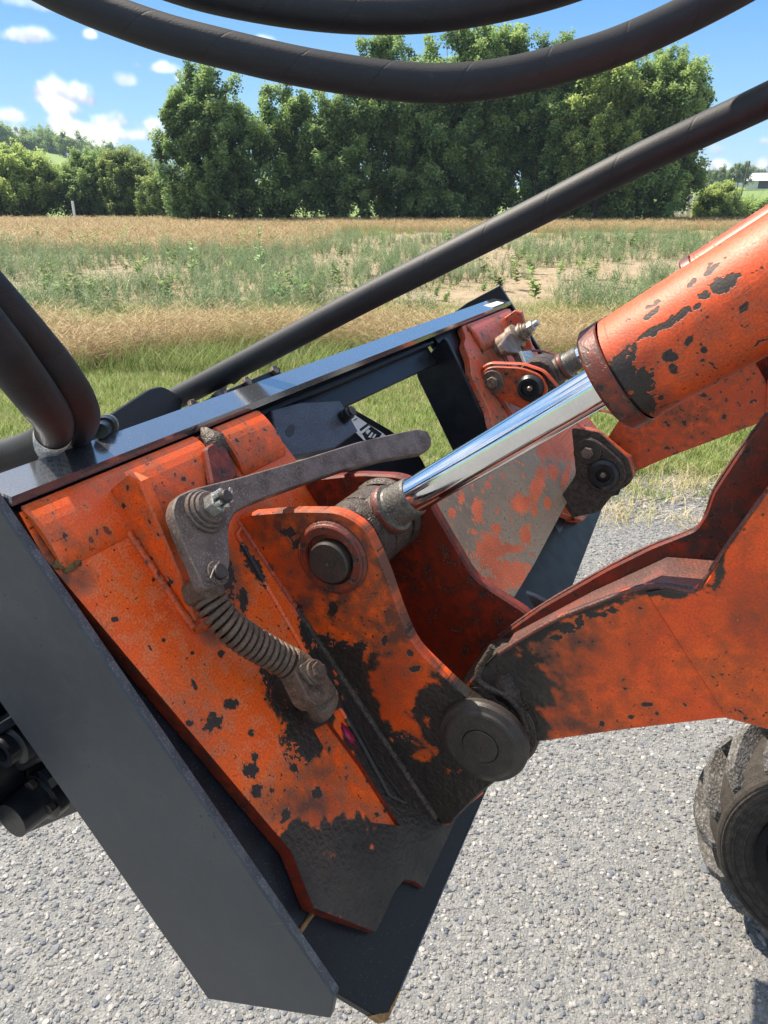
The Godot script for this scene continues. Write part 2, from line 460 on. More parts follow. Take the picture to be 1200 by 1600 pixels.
func sky_picture(sun_at: Vector3) -> PanoramaSkyMaterial:
	var w := 1024; var h := 512
	var im := Image.create(w, h, false, Image.FORMAT_RGB8)
	im.fill(Color(0.50, 0.52, 0.47))
	var keys := [0.0, 4.0, 12.0, 30.0, 60.0, 90.0]
	var tones := [Color(0.513, 0.584, 0.614), Color(0.414, 0.540, 0.623), Color(0.261, 0.425, 0.597), Color(0.243, 0.389, 0.562), Color(0.234, 0.363, 0.528), Color(0.234, 0.354, 0.510)]
	for y in h / 2:
		var el := 90.0 - (y + 0.5) * 180.0 / h
		var c: Color = tones[-1]
		for i in 5:
			if el >= keys[i] and el <= keys[i + 1]: c = tones[i].lerp(tones[i + 1], (el - keys[i]) / (keys[i + 1] - keys[i]))
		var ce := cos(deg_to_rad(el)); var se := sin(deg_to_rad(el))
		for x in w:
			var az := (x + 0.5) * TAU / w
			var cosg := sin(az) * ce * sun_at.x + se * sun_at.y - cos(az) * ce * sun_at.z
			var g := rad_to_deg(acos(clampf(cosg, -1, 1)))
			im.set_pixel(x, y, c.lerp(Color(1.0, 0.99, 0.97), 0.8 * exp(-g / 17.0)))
	im.resize(4096, 2048, Image.INTERPOLATE_BILINEAR)
	var d := im.get_data()
	w = 4096; h = 2048
	var n1 := noise_bytes(1024, 1024, 0.012, 5, FastNoiseLite.TYPE_SIMPLEX_SMOOTH, 5, true)
	var n2 := noise_bytes(1024, 1024, 0.035, 9, FastNoiseLite.TYPE_SIMPLEX_SMOOTH, 4, true)
	# azimuth, height above the horizon, half width, half height in degrees, density
	var clouds := [[-22.08, 8.64, 2.38, 0.62, 0.85], [-18.33, 8.94, 0.52, 0.43, 0.80], [-20.04, 10.35, 3.34, 0.67, 0.50], [-20.52, 5.57, 1.72, 1.14, 1.00], [-21.28, 5.86, 1.24, 0.67, 1.00], [-18.67, 5.46, 1.14, 0.95, 1.00], [-20.33, 4.88, 1.24, 0.67, 0.90], [-20.65, 3.99, 1.72, 0.72, 1.00], [-23.33, 4.37, 1.24, 0.81, 0.90], [-16.39, 6.59, 1.14, 0.67, 0.75], [-15.63, 7.45, 0.48, 0.38, 0.40], [-14.06, 7.33, 1.14, 0.48, 0.70], [-16.79, 4.26, 2.19, 1.14, 1.10], [-15.05, 4.00, 2.10, 1.24, 1.10], [-16.29, 3.54, 4.29, 1.05, 1.00], [-19.75, 3.69, 1.43, 0.86, 0.90], [-23.13, 3.39, 3.34, 0.86, 0.90], [-19.47, 3.00, 3.82, 0.76, 0.90], [-13.81, 4.40, 1.91, 1.14, 0.90], [-12.85, 6.77, 0.67, 0.43, 0.70], [-7.58, 9.02, 0.86, 0.29, 0.60], [20.86, 3.30, 1.53, 0.95, 1.00], [24.19, 3.05, 1.05, 0.48, 0.90], [23.50, 2.28, 0.57, 0.29, 0.90], [23.54, 1.37, 2.38, 1.14, 1.10], [21.17, 1.76, 1.34, 0.67, 0.90], [22.42, 0.94, 5.25, 1.14, 1.00], [24.11, 1.83, 1.91, 0.76, 0.80], [21.42, 2.60, 1.14, 0.67, 0.70], [-22.15, 2.70, 3.82, 0.67, 0.80]]
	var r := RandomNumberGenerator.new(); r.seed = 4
	for i in 360:  # unseen clouds beyond the view, added to whiten and raise the fill light
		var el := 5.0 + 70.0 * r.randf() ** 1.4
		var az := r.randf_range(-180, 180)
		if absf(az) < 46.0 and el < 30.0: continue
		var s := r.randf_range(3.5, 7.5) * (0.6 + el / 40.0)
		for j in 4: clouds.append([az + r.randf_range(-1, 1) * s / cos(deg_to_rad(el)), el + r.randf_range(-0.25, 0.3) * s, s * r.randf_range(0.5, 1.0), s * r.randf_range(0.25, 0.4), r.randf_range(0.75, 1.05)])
	for c in clouds:
		var ce := cos(deg_to_rad(c[1]))
		var x0 := int((c[0] - c[2] * 1.35 / ce) / 360.0 * w); var x1 := int((c[0] + c[2] * 1.35 / ce) / 360.0 * w)
		var y0 := int((90.0 - c[1] - c[3] * 1.4) / 180.0 * h); var y1 := mini(int((90.0 - c[1] + c[3] * 0.9) / 180.0 * h), h / 2 - 2)
		for y in range(maxi(y0, 0), y1 + 1):
			var dy: float = ((90.0 - (y + 0.5) * 180.0 / h) - c[1]) / c[3]
			var ey := dy if dy > 0.0 else dy * 1.9
			for x in range(x0, x1 + 1):
				var dx: float = ((x + 0.5) * 360.0 / w - c[0]) * ce / c[2]
				var k := (y & 1023) * 1024 + (x & 1023)
				var a := n1[k] / 255.0; var b := n2[k] / 255.0
				var den := (1.1 - sqrt(dx * dx + ey * ey)) + (a - 0.5) * 1.5 + (b - 0.5) * 0.8
				if den < 0.12: continue
				var al: float = smoothstep(0.12, 0.75, den) * minf(1.0, c[4])
				var li := clampf(0.55 + 0.45 * dy + (b - 0.5) * 1.3 + (a - 0.5) * 0.6, 0.0, 1.0)
				var i := (y * w + posmod(x, w)) * 3
				d[i] = int(lerpf(d[i], lerpf(116.0, 190.0, li), al)); d[i + 1] = int(lerpf(d[i + 1], lerpf(122.0, 189.0, li), al)); d[i + 2] = int(lerpf(d[i + 2], lerpf(137.0, 189.0, li), al))
	var m := PanoramaSkyMaterial.new()
	m.panorama = ImageTexture.create_from_image(Image.create_from_data(w, h, false, Image.FORMAT_RGB8, d))
	m.energy_multiplier = 1.0
	return m


func make_materials() -> void:
	# the big near plate: chips and bare patches where the photograph has them
	M.plate = paint({w = 900, h = 1240, rect = Rect2(0.0, -0.01, 0.32, 0.44), seed = 3, chalky = 0.55, filmy = 0.12, wear = 0.84, specks = 0.86, relief = 0.2, scratches = 200,
		chips = [[0.0444, 0.2004, 0.0064, 0.0045, -0.0040, 0.0045, 1.0000], [0.0672, 0.1989, 0.0049, 0.0033, -0.0027, 0.0029, 1.0000], [0.0494, 0.2449, 0.0020, 0.0063, -0.0054, 0.0002, 1.0000], [0.0582, 0.2401, 0.0029, 0.0021, -0.0023, 0.0024, 1.0000], [0.0428, 0.2586, 0.0037, 0.0029, -0.0037, 0.0039, 1.0000], [0.0544, 0.2678, 0.0019, 0.0015, -0.0013, 0.0013, 1.0000], [0.0263, 0.0997, 0.0021, 0.0012, -0.0012, 0.0015, 1.0000], [0.0869, 0.1646, 0.0026, 0.0016, -0.0021, 0.0023, 1.0000], [0.0503, 0.1706, 0.0016, 0.0005, -0.0012, 0.0040, 1.0000], [0.0279, 0.1889, 0.0026, 0.0018, -0.0015, 0.0017, 1.0000], [0.0141, 0.1208, 0.0021, 0.0012, -0.0011, 0.0014, 1.0000], [0.0835, 0.2697, 0.0031, 0.0024, -0.0028, 0.0027, 1.0000], [0.0887, 0.2962, 0.0037, 0.0029, -0.0032, 0.0029, 1.0000], [0.0504, 0.2888, 0.0020, 0.0028, -0.0064, 0.0022, 1.0000], [0.0680, 0.2257, 0.0025, 0.0018, -0.0020, 0.0021, 1.0000], [0.0226, 0.2206, 0.0021, 0.0016, -0.0012, 0.0013, 1.0000], [0.0496, 0.1310, 0.0014, 0.0008, -0.0009, 0.0011, 1.0000], [0.0732, 0.0901, 0.0015, 0.0007, -0.0013, 0.0016, 1.0000], [0.0644, 0.1511, 0.0015, 0.0009, -0.0010, 0.0011, 1.0000], [0.1240, 0.2213, 0.0196, 0.0128, -0.0101, 0.0098, 1.0000], [0.1099, 0.2462, 0.0111, 0.0078, -0.0179, 0.0172, 1.0000], [0.1187, 0.2098, 0.0102, 0.0065, -0.0061, 0.0061, 1.0000], [0.1040, 0.2637, 0.0099, 0.0072, -0.0081, 0.0077, 1.0000], [0.1337, 0.2500, 0.0155, 0.0105, -0.0159, 0.0147, 1.0000], [0.1485, 0.0127, 0.0288, -0.0006, -0.0024, 0.0116, 1.0000], [0.1668, 0.0337, 0.0102, 0.0037, -0.0042, 0.0049, 1.0000], [0.1203, 0.0258, 0.0079, 0.0030, -0.0030, 0.0037, 1.0000], [0.1786, 0.1962, 0.0065, 0.0029, -0.0118, 0.0158, 1.0000], [0.1766, 0.2252, 0.0160, 0.0097, -0.0177, 0.0161, 1.0000], [0.1734, 0.2837, 0.0142, 0.0046, -0.0096, 0.0424, 1.0000], [0.1174, 0.1953, 0.0057, 0.0035, -0.0046, 0.0046, 1.0000], [0.1700, 0.1223, 0.0070, 0.0004, -0.0015, 0.0163, 1.0000], [0.1420, 0.1089, 0.0068, 0.0016, -0.0139, 0.0298, 1.0000], [0.1360, 0.1436, 0.0036, 0.0019, -0.0079, 0.0084, 1.0000], [0.0484, 0.0313, 0.0036, 0.0016, -0.0019, 0.0025, 1.0000], [0.0637, 0.0478, 0.0048, 0.0021, -0.0023, 0.0029, 1.0000], [0.0939, 0.0390, 0.0042, 0.0017, -0.0035, 0.0044, 1.0000]],
		grease = [[0.1357, 0.2290, 0.0349, 0.0117, -0.0069, 0.0196, 0.9000], [0.1200, 0.2533, 0.0268, 0.0101, -0.0083, 0.0238, 0.9000], [0.0115, 0.2908, 0.0065, 0.0140, -0.0182, 0.0028, 1.0000], [0.1690, 0.3178, 0.0281, 0.0105, -0.0114, 0.0504, 1.2000], [0.1937, 0.2666, 0.0244, 0.0087, -0.0118, 0.0313, 1.0000], [0.1871, 0.4185, 0.0417, 0.0355, -0.0322, 0.0218, 1.2000], [0.1434, 0.4079, 0.0310, 0.0275, -0.0248, 0.0180, 1.2000], [0.1627, 0.2379, 0.0180, 0.0060, -0.0080, 0.0222, 0.9000], [0.1636, 0.3071, 0.0170, 0.0057, -0.0069, 0.0404, 1.0000], [0.1646, 0.3416, 0.0171, 0.0065, -0.0046, 0.0266, 1.0000], [0.1172, 0.2513, 0.0146, 0.0055, -0.0082, 0.0237, 0.8000], [0.1173, 0.2232, 0.0125, 0.0082, -0.0099, 0.0097, 0.7000], [0.0706, 0.3705, 0.0605, 0.0562, -0.0245, 0.0207, 1.1000], [0.0373, 0.3309, 0.0327, 0.0299, -0.0204, 0.0191, 1.0000], [0.0228, 0.2954, 0.0045, 0.0095, -0.0160, 0.0023, 1.0000], [0.1518, 0.3817, 0.0443, 0.0373, -0.0337, 0.0252, 1.0000], [0.0864, 0.3389, 0.0263, 0.0226, -0.0128, 0.0111, 1.0000], [0.1497, 0.3334, 0.0188, 0.0146, -0.0209, 0.0169, 1.0000], [0.1940, 0.4031, 0.0424, 0.0349, -0.0281, 0.0193, 1.0000], [0.2032, 0.3113, 0.0223, 0.0064, -0.0043, 0.0458, 1.0000], [0.0484, 0.3120, 0.0234, 0.0204, -0.0127, 0.0121, 1.0000], [0.2104, 0.0191, 0.0185, 0.0060, -0.0141, 0.0156, 0.9000]],
		grime = [[-0.0029, 0.0495, 0.0231, 0.0115, -0.0117, 0.0164, 0.9000], [0.0128, 0.0599, 0.0163, 0.0081, -0.0072, 0.0099, 0.8000], [0.0172, 0.0387, 0.0199, -0.0012, -0.0007, 0.0078, 0.8000], [0.1523, 0.0127, 0.0363, -0.0008, -0.0029, 0.0137, 0.6000], [0.2023, 0.0432, 0.0209, 0.0075, -0.0203, 0.0221, 0.7000], [0.1172, 0.0366, 0.0122, 0.0048, -0.0149, 0.0181, 0.4500], [0.0992, 0.0237, 0.0074, 0.0028, -0.0107, 0.0134, 0.7000], [0.0730, 0.2974, 0.0403, 0.0328, -0.0136, 0.0128, 0.7000], [0.1011, 0.2893, 0.0328, 0.0252, -0.0147, 0.0134, 0.5000], [0.0896, 0.1484, 0.0071, 0.0118, -0.0101, 0.0034, 0.6000], [0.1956, 0.1009, 0.0207, 0.0090, -0.0183, 0.0189, 0.6000], [0.2756, 0.0404, 0.0596, -0.0025, -0.0017, 0.0184, 0.2500], [0.0216, 0.0250, 0.0083, 0.0036, -0.0142, 0.0199, 0.9000], [0.1321, 0.1197, 0.0234, 0.0117, -0.0235, 0.0256, 0.7000], [0.0242, 0.1972, 0.0257, 0.0184, -0.0351, 0.0403, 0.2200], [0.0087, 0.1071, 0.0069, 0.0000, -0.0007, 0.0258, 0.3000]]})
	M.ear = paint({w = 900, h = 400, rect = Rect2(0.07, -0.02, 0.38, 0.17), seed = 21, c1 = Color8(240, 94, 25), c2 = Color8(212, 72, 22), chalky = 0.2, filmy = 0.5, wear = 0.78, relief = 0.14,
		chips = [[0.2320, 0.0129, 0.0096, 0.0245, 0.0123, -0.0098, 1.0000], [0.2132, -0.0005, 0.0050, 0.0125, 0.0082, -0.0067, 1.0000], [0.2537, 0.0079, 0.0042, 0.0111, 0.0157, -0.0124, 1.0000], [0.2858, 0.0027, 0.0002, 0.0088, 0.0256, -0.0078, 1.0000], [0.3185, -0.0025, -0.0008, 0.0120, 0.0295, -0.0057, 1.0000], [0.3290, 0.0091, 0.0039, 0.0124, 0.0122, -0.0091, 1.0000], [0.1872, -0.0060, 0.0014, 0.0055, 0.0140, -0.0079, 1.0000], [0.2304, 0.0340, 0.0033, 0.0083, 0.0040, -0.0031, 1.0000], [0.2536, 0.0760, 0.0013, 0.0033, 0.0025, -0.0018, 1.0000], [0.2678, 0.0713, 0.0017, 0.0045, 0.0025, -0.0018, 1.0000], [0.2348, 0.0610, 0.0011, 0.0028, 0.0039, -0.0030, 1.0000], [0.1157, 0.0393, 0.0034, 0.0070, 0.0036, -0.0031, 1.0000], [0.1304, 0.0432, 0.0039, 0.0081, 0.0046, -0.0038, 1.0000], [0.2741, 0.0961, 0.0012, 0.0032, 0.0025, -0.0018, 1.0000]],
		grease = [[0.2385, 0.0037, 0.0195, 0.0325, 0.0169, -0.0186, 0.9000], [0.2913, -0.0015, -0.0009, 0.0195, 0.0409, -0.0080, 0.9000], [0.3430, -0.0131, -0.0027, 0.0306, 0.0360, -0.0070, 1.0000], [0.3253, 0.0597, 0.0129, 0.0092, 0.0146, -0.0246, 0.9000], [0.3891, 0.0144, 0.0100, 0.0372, 0.0232, -0.0165, 1.1000], [0.4012, 0.0419, 0.0063, 0.0237, 0.0172, -0.0118, 1.1000], [0.3770, 0.0446, 0.0067, 0.0236, 0.0168, -0.0117, 1.0000], [0.3503, 0.0869, 0.0160, 0.0504, 0.0445, -0.0302, 1.1000], [0.3043, 0.0746, 0.0193, 0.0077, 0.0134, -0.0320, 1.0000], [0.3502, 0.1162, 0.0068, 0.0208, 0.0310, -0.0204, 1.0000], [0.3609, 0.0122, 0.0090, 0.0310, 0.0193, -0.0140, 1.0000], [0.3823, 0.0514, 0.0099, 0.0350, 0.0224, -0.0154, 1.0000], [0.1909, 0.0338, 0.0025, 0.0059, 0.0097, -0.0078, 0.6000], [0.3699, -0.0174, 0.0072, 0.0260, 0.0235, -0.0174, 0.9000]],
		grime = [[0.1565, 0.0576, 0.0207, 0.0441, 0.0305, -0.0246, 0.8000], [0.1708, 0.0178, 0.0107, 0.0242, 0.0194, -0.0161, 0.6000], [0.2246, 0.0974, 0.0173, 0.0115, 0.0267, -0.0511, 0.7500], [0.1897, 0.1023, -0.0005, 0.0163, 0.0310, -0.0021, 0.6000], [0.1083, 0.0373, 0.0145, 0.0291, 0.0108, -0.0092, 0.7000], [0.3341, 0.0463, 0.0075, 0.0234, 0.0216, -0.0155, 0.6000], [0.2598, 0.0420, 0.0133, 0.0351, 0.0307, -0.0233, 0.4000]],
		fresh = [[0.2094, 0.0542, 0.0094, 0.0098, 0.0045, -0.0066, 0.5000], [0.1537, 0.0238, 0.0038, 0.0084, 0.0104, -0.0087, 0.5000], [0.2945, 0.0079, -0.0007, 0.0060, 0.0287, -0.0023, 0.6000], [0.2778, 0.0725, 0.0038, 0.0100, 0.0101, -0.0073, 0.5000]]})
	M.arm = paint({w = 760, h = 800, rect = Rect2(0.1, 0.05, 0.38, 0.4), seed = 31, c1 = Color8(240, 92, 22), c2 = Color8(218, 74, 20), chalky = 0.05, filmy = 0.3, wear = 0.83, relief = 0.12,
		chips = [[0.2890, 0.2017, 0.0026, 0.0063, 0.0046, -0.0029, 1.0000], [0.2890, 0.2129, 0.0015, 0.0035, 0.0055, -0.0034, 1.0000], [0.2891, 0.2398, 0.0018, 0.0042, 0.0022, -0.0013, 1.0000], [0.2882, 0.2271, 0.0029, 0.0069, 0.0023, -0.0014, 1.0000], [0.2931, 0.1905, 0.0022, 0.0055, 0.0023, -0.0015, 1.0000], [0.2830, 0.3231, 0.0010, 0.0021, 0.0033, -0.0018, 1.0000], [0.3321, 0.1509, 0.0011, 0.0030, 0.0020, -0.0013, 1.0000], [0.3726, 0.2064, 0.0009, 0.0027, 0.0020, -0.0012, 1.0000], [0.3668, 0.2231, 0.0012, 0.0035, 0.0014, -0.0008, 1.0000], [0.3706, 0.1827, 0.0008, 0.0023, 0.0020, -0.0012, 1.0000]],
		grease = [[0.2837, 0.1819, -0.0020, 0.0275, 0.0061, -0.0007, 0.8000], [0.2815, 0.2311, 0.0018, 0.0294, 0.0058, -0.0014, 0.8000], [0.2910, 0.2816, 0.0103, 0.0231, 0.0043, -0.0024, 0.8000], [0.2879, 0.3227, 0.0035, 0.0031, 0.0131, -0.0131, 0.6000], [0.3195, 0.1247, 0.0128, 0.0352, 0.0335, -0.0222, 1.1000], [0.3506, 0.1234, 0.0060, 0.0177, 0.0208, -0.0136, 1.0000], [0.2906, 0.1311, 0.0080, 0.0204, 0.0128, -0.0086, 1.0000]],
		grime = [[0.3206, 0.1613, 0.0127, 0.0340, 0.0492, -0.0314, 0.7000], [0.3057, 0.1998, 0.0109, 0.0271, 0.0234, -0.0145, 0.5500], [0.3524, 0.1286, 0.0104, 0.0309, 0.0156, -0.0101, 0.8000], [0.3140, 0.2485, 0.0081, 0.0078, 0.0365, -0.0387, 0.2000], [0.3298, 0.3246, 0.0091, 0.0213, 0.0253, -0.0132, 0.4000], [0.3641, 0.1636, 0.0098, 0.0291, 0.0152, -0.0094, 0.5000]],
		fresh = [[0.3311, 0.2202, 0.0016, 0.0075, 0.0293, -0.0129, 0.9000], [0.3670, 0.2070, 0.0047, 0.0135, 0.0068, -0.0040, 0.8000], [0.3649, 0.1748, 0.0023, 0.0067, 0.0050, -0.0031, 0.8000], [0.3751, 0.2339, 0.0032, 0.0135, 0.0049, -0.0023, 0.9000], [0.3834, 0.2543, 0.0029, 0.0082, 0.0038, -0.0021, 0.6000], [0.3673, 0.3005, 0.0057, 0.0150, 0.0223, -0.0117, 0.2500], [0.3441, 0.1760, -0.0001, 0.0055, 0.0157, -0.0037, 0.5000]]})
	M.barrel = paint({w = 720, h = 900, metre = 0.00033, rect = Rect2(0.0, 0.29, 1.0, 0.3), seed = 41, c1 = Color8(222, 86, 28), c2 = Color8(202, 70, 26), chalky = 0.4, chalk = Color8(226, 122, 80), filmy = 0.4, film = Color8(128, 52, 34), wear = 0.775, rough = 0.52, scratches = 420, scratch_way = 1.57, relief = 0.09,
		chips = [[0.3224, 0.4069, 0.0027, 0.0089, -0.0224, 0.0005, 1.0000], [0.3229, 0.3967, 0.0015, 0.0049, -0.0140, 0.0004, 1.0000], [0.3106, 0.3699, 0.0037, 0.0126, -0.0105, 0.0003, 1.0000], [0.3102, 0.3806, 0.0017, 0.0058, -0.0103, 0.0003, 1.0000], [0.3157, 0.3571, 0.0020, 0.0069, -0.0090, 0.0003, 1.0000], [0.3098, 0.3911, 0.0011, 0.0035, -0.0068, 0.0002, 1.0000], [0.2502, 0.3326, -0.0203, 0.0054, -0.0528, -0.0108, 1.0000], [0.2047, 0.3376, -0.0286, 0.0045, -0.0361, -0.0101, 1.0000], [0.1473, 0.3222, -0.0264, 0.0026, -0.0326, -0.0079, 1.0000], [0.2338, 0.3621, -0.0086, 0.0032, -0.0133, -0.0019, 1.0000], [0.1969, 0.3600, -0.0074, 0.0025, -0.0162, -0.0023, 1.0000], [0.2445, 0.3765, -0.0094, 0.0007, -0.0067, -0.0042, 1.0000], [0.2009, 0.3812, -0.0045, 0.0015, -0.0078, -0.0010, 1.0000], [0.2784, 0.3294, -0.0090, 0.0036, -0.0299, -0.0040, 1.0000], [0.0235, 0.3224, 0.0010, 0.0061, 0.0009, -0.0017, 1.0000], [0.1447, 0.3314, -0.0244, 0.0061, -0.0396, -0.0053, 1.0000], [0.3218, 0.4168, 0.0025, 0.0033, -0.0084, 0.0003, 1.0000], [0.1360, 0.3419, -0.0064, 0.0015, -0.0093, -0.0012, 1.0000], [0.3773, 0.3934, 0.0031, 0.0035, -0.0090, 0.0004, 1.0000], [0.3602, 0.3637, 0.0041, 0.0052, -0.0084, 0.0005, 1.0000], [0.2445, 0.4113, -0.0075, 0.0005, -0.0048, -0.0029, 1.0000], [0.3793, 0.4061, 0.0037, 0.0041, -0.0089, 0.0004, 1.0000], [0.2963, 0.3457, -0.0045, 0.0017, -0.0150, -0.0019, 1.0000]],
		grime = [[0.2230, 0.3310, -0.0361, 0.0135, -0.1091, -0.0162, 0.8000], [0.1135, 0.3297, -0.0636, 0.0113, -0.1169, -0.0140, 0.7000], [0.0238, 0.3841, -0.0002, 0.0228, 0.0036, 0.0001, 0.5000]]})
	M.barrel.uv1_scale = Vector3(1, 1 / 0.3, 1)
	M.barrel.uv1_offset = Vector3(0, -0.29 / 0.3, 0)
	M.sheet = paint({w = 760, h = 480, rect = Rect2(0.4, 0.05, 0.55, 0.34), seed = 51, c1 = Color8(160, 138, 114), c2 = Color8(130, 110, 92), chalk = Color8(182, 158, 132), chalky = 0.35, filmy = 0.2, film = Color8(110, 88, 72), under = Color8(222, 106, 66), wear = 0.715, specks = 0.82, rough = 0.55, relief = -0.1,
		chips = [[1.1389, 0.2633, 0.0551, 0.0379, -0.1032, 0.0074, 1.0000], [1.2537, 0.2659, 0.0756, 0.0208, -0.0469, 0.0179, 1.0000], [1.0029, 0.2973, 0.0205, 0.0115, -0.0682, 0.0097, 1.0000], [0.8879, 0.2959, 0.0106, 0.0064, -0.0454, 0.0070, 1.0000], [0.7580, 0.3001, 0.0102, 0.0041, -0.0154, 0.0075, 1.0000], [0.7066, 0.2905, 0.0075, 0.0031, -0.0107, 0.0055, 1.0000], [0.5396, 0.2027, 0.0071, 0.0028, -0.0091, 0.0060, 1.0000], [0.6200, 0.2138, 0.0065, 0.0025, -0.0062, 0.0038, 1.0000], [0.5732, 0.2655, 0.0091, 0.0040, -0.0097, 0.0057, 1.0000], [0.4970, 0.2091, 0.0079, 0.0033, -0.0068, 0.0046, 1.0000], [1.0904, 0.3056, 0.0189, 0.0062, -0.0392, 0.0155, 1.0000], [0.9827, 0.2111, 0.0330, 0.0095, -0.0172, 0.0082, 1.0000], [0.8034, 0.2592, 0.0130, 0.0047, -0.0137, 0.0069, 1.0000], [1.1308, 0.2321, 0.0618, 0.0415, -0.1361, 0.0122, 1.0000], [0.9504, 0.2470, 0.0509, 0.0211, -0.0626, 0.0184, 1.0000], [0.8721, 0.2345, 0.0238, 0.0078, -0.0329, 0.0163, 1.0000], [0.9873, 0.2721, 0.0721, 0.0235, -0.0416, 0.0183, 1.0000], [0.5305, 0.2757, 0.0282, 0.0130, -0.0235, 0.0141, 1.0000], [0.5244, 0.3017, 0.0304, 0.0341, -0.0206, 0.0016, 1.0000], [0.5571, 0.2292, 0.0118, 0.0048, -0.0188, 0.0118, 1.0000], [0.5510, 0.3245, 0.0381, 0.0189, -0.0187, 0.0103, 1.0000], [0.5743, 0.2960, 0.0335, 0.0155, -0.0078, 0.0044, 1.0000], [0.5181, 0.2463, 0.0069, 0.0030, -0.0035, 0.0022, 1.0000], [0.6815, 0.2694, 0.0289, 0.0116, -0.0161, 0.0087, 1.0000], [0.7662, 0.2689, 0.0148, 0.0095, -0.0575, 0.0107, 1.0000], [0.4958, 0.3111, 0.0266, 0.0135, -0.0136, 0.0080, 1.0000], [0.4592, 0.2835, 0.0149, 0.0074, -0.0144, 0.0091, 1.0000], [0.4599, 0.2341, 0.0118, 0.0017, -0.0022, 0.0224, 1.0000], [0.6347, 0.3028, 0.0135, 0.0060, -0.0193, 0.0103, 1.0000], [0.8481, 0.2753, 0.0185, 0.0066, -0.0174, 0.0083, 1.0000], [1.1306, 0.2897, 0.0528, 0.0163, -0.0493, 0.0194, 1.0000], [1.0487, 0.2232, 0.0418, 0.0118, -0.0261, 0.0118, 1.0000], [0.5226, 0.1772, 0.0083, 0.0031, -0.0124, 0.0085, 1.0000]],
		grease = [[1.1224, 0.3160, 0.0377, 0.0233, -0.1928, 0.0154, 0.8000], [0.9140, 0.3245, 0.0354, 0.0133, -0.0317, 0.0135, 0.6000]]})
	M.orange = paint({w = 640, h = 640, rect = Rect2(0, 0, 0.30, 0.30), seed = 61, loop = true, chalky = 0.45, filmy = 0.5, film = Color8(104, 56, 40), wear = 0.765, relief = 0.14})
	M.orange_pale = paint({w = 512, h = 512, rect = Rect2(0, 0, 0.24, 0.24), seed = 67, loop = true, c1 = Color8(210, 86, 48), c2 = Color8(182, 74, 44), chalk = Color8(208, 136, 110), chalky = 0.6, filmy = 0.75, film = Color8(116, 80, 62), wear = 0.72, relief = 0.14})
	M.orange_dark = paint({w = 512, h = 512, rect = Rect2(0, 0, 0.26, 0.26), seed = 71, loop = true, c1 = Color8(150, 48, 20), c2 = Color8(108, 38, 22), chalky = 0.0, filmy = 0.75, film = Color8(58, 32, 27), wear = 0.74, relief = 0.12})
	M.orange_worn = paint({w = 640, h = 640, rect = Rect2(0, 0, 0.28, 0.28), seed = 77, loop = true, c1 = Color8(214, 84, 36), c2 = Color8(180, 68, 32), chalky = 0.15, filmy = 0.6, wear = 0.70, relief = 0.14})
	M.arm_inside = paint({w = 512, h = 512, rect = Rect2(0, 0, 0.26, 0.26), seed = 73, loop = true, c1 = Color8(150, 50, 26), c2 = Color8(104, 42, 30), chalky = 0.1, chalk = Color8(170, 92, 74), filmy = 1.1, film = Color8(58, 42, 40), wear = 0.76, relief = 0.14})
	M.gland = paint({w = 512, h = 512, rect = Rect2(0, 0, 0.16, 0.16), seed = 79, loop = true, c1 = Color8(150, 56, 30), c2 = Color8(96, 44, 34), chalky = 0.1, filmy = 1.1, film = Color8(52, 42, 39), wear = 0.54, relief = 0.14})
	M.edge_orange = paint({w = 384, h = 384, rect = Rect2(0, 0, 0.12, 0.12), seed = 83, loop = true, c1 = Color8(186, 82, 58), c2 = Color8(150, 74, 62), chalk = Color8(206, 130, 116), chalky = 0.7, filmy = 0.6, film = Color8(70, 50, 48), wear = 0.68, relief = 0.12})
	M.barrel_far = paint({w = 512, h = 512, rect = Rect2(0, 0, 0.24, 0.24), seed = 87, loop = true, c1 = Color8(212, 74, 28), c2 = Color8(190, 60, 26), chalky = 0.4, filmy = 0.4, wear = 0.76, relief = 0.14})
	M.collar = mottled(0.08, 384, Color8(98, 92, 84), Color8(72, 68, 62), Color8(140, 134, 124), 0.35, 0.6, 0.06, 89, 400.0, 60.0)
	M.sky_lit_black = mottled(0.2, 512, Color8(58, 63, 74), Color8(50, 55, 66), Color8(66, 71, 82), 0.34, 0.46, 0.02, 103, 700.0, 30.0, 0.91, Color8(150, 156, 164))  # black paint with the sky's blue-grey reflection put into its colour
	M.straw_dirt = mottled(0.05, 128, Color8(126, 102, 60), Color8(84, 68, 46), Color8(150, 124, 78), 0.8, 0.95, 0.1, 107, 700.0, 200.0)
	M.muck = mottled(0.10, 512, Color8(72, 59, 50), Color8(52, 43, 37), Color8(92, 76, 64), 0.45, 0.75, 0.22, 81, 500.0, 90.0)
	M.pin = mottled(0.12, 384, Color8(60, 52, 46), Color8(47, 41, 37), Color8(74, 63, 55), 0.40, 0.58, 0.03, 85, 500.0, 60.0)
	M.lever = mottled(0.16, 512, Color8(104, 89, 81), Color8(78, 65, 58), Color8(130, 116, 105), 0.42, 0.62, 0.03, 91, 380.0, 34.0, 0.95, Color8(150, 145, 138))
	M.spring = mottled(0.08, 384, Color8(102, 82, 66), Color8(72, 58, 48), Color8(130, 108, 88), 0.5, 0.72, 0.08, 95, 500.0, 80.0)
	M.steel = mottled(0.06, 256, Color8(206, 204, 196), Color8(150, 146, 138), Color8(226, 224, 216), 0.2, 0.42, 0.03, 97, 600.0, 120.0)
	M.steel.metallic = 0.7
	M.zinc = mottled(0.06, 256, Color8(140, 126, 112), Color8(98, 82, 70), Color8(170, 156, 138), 0.4, 0.65, 0.05, 99, 600.0, 120.0)
	M.zinc.metallic = 0.5
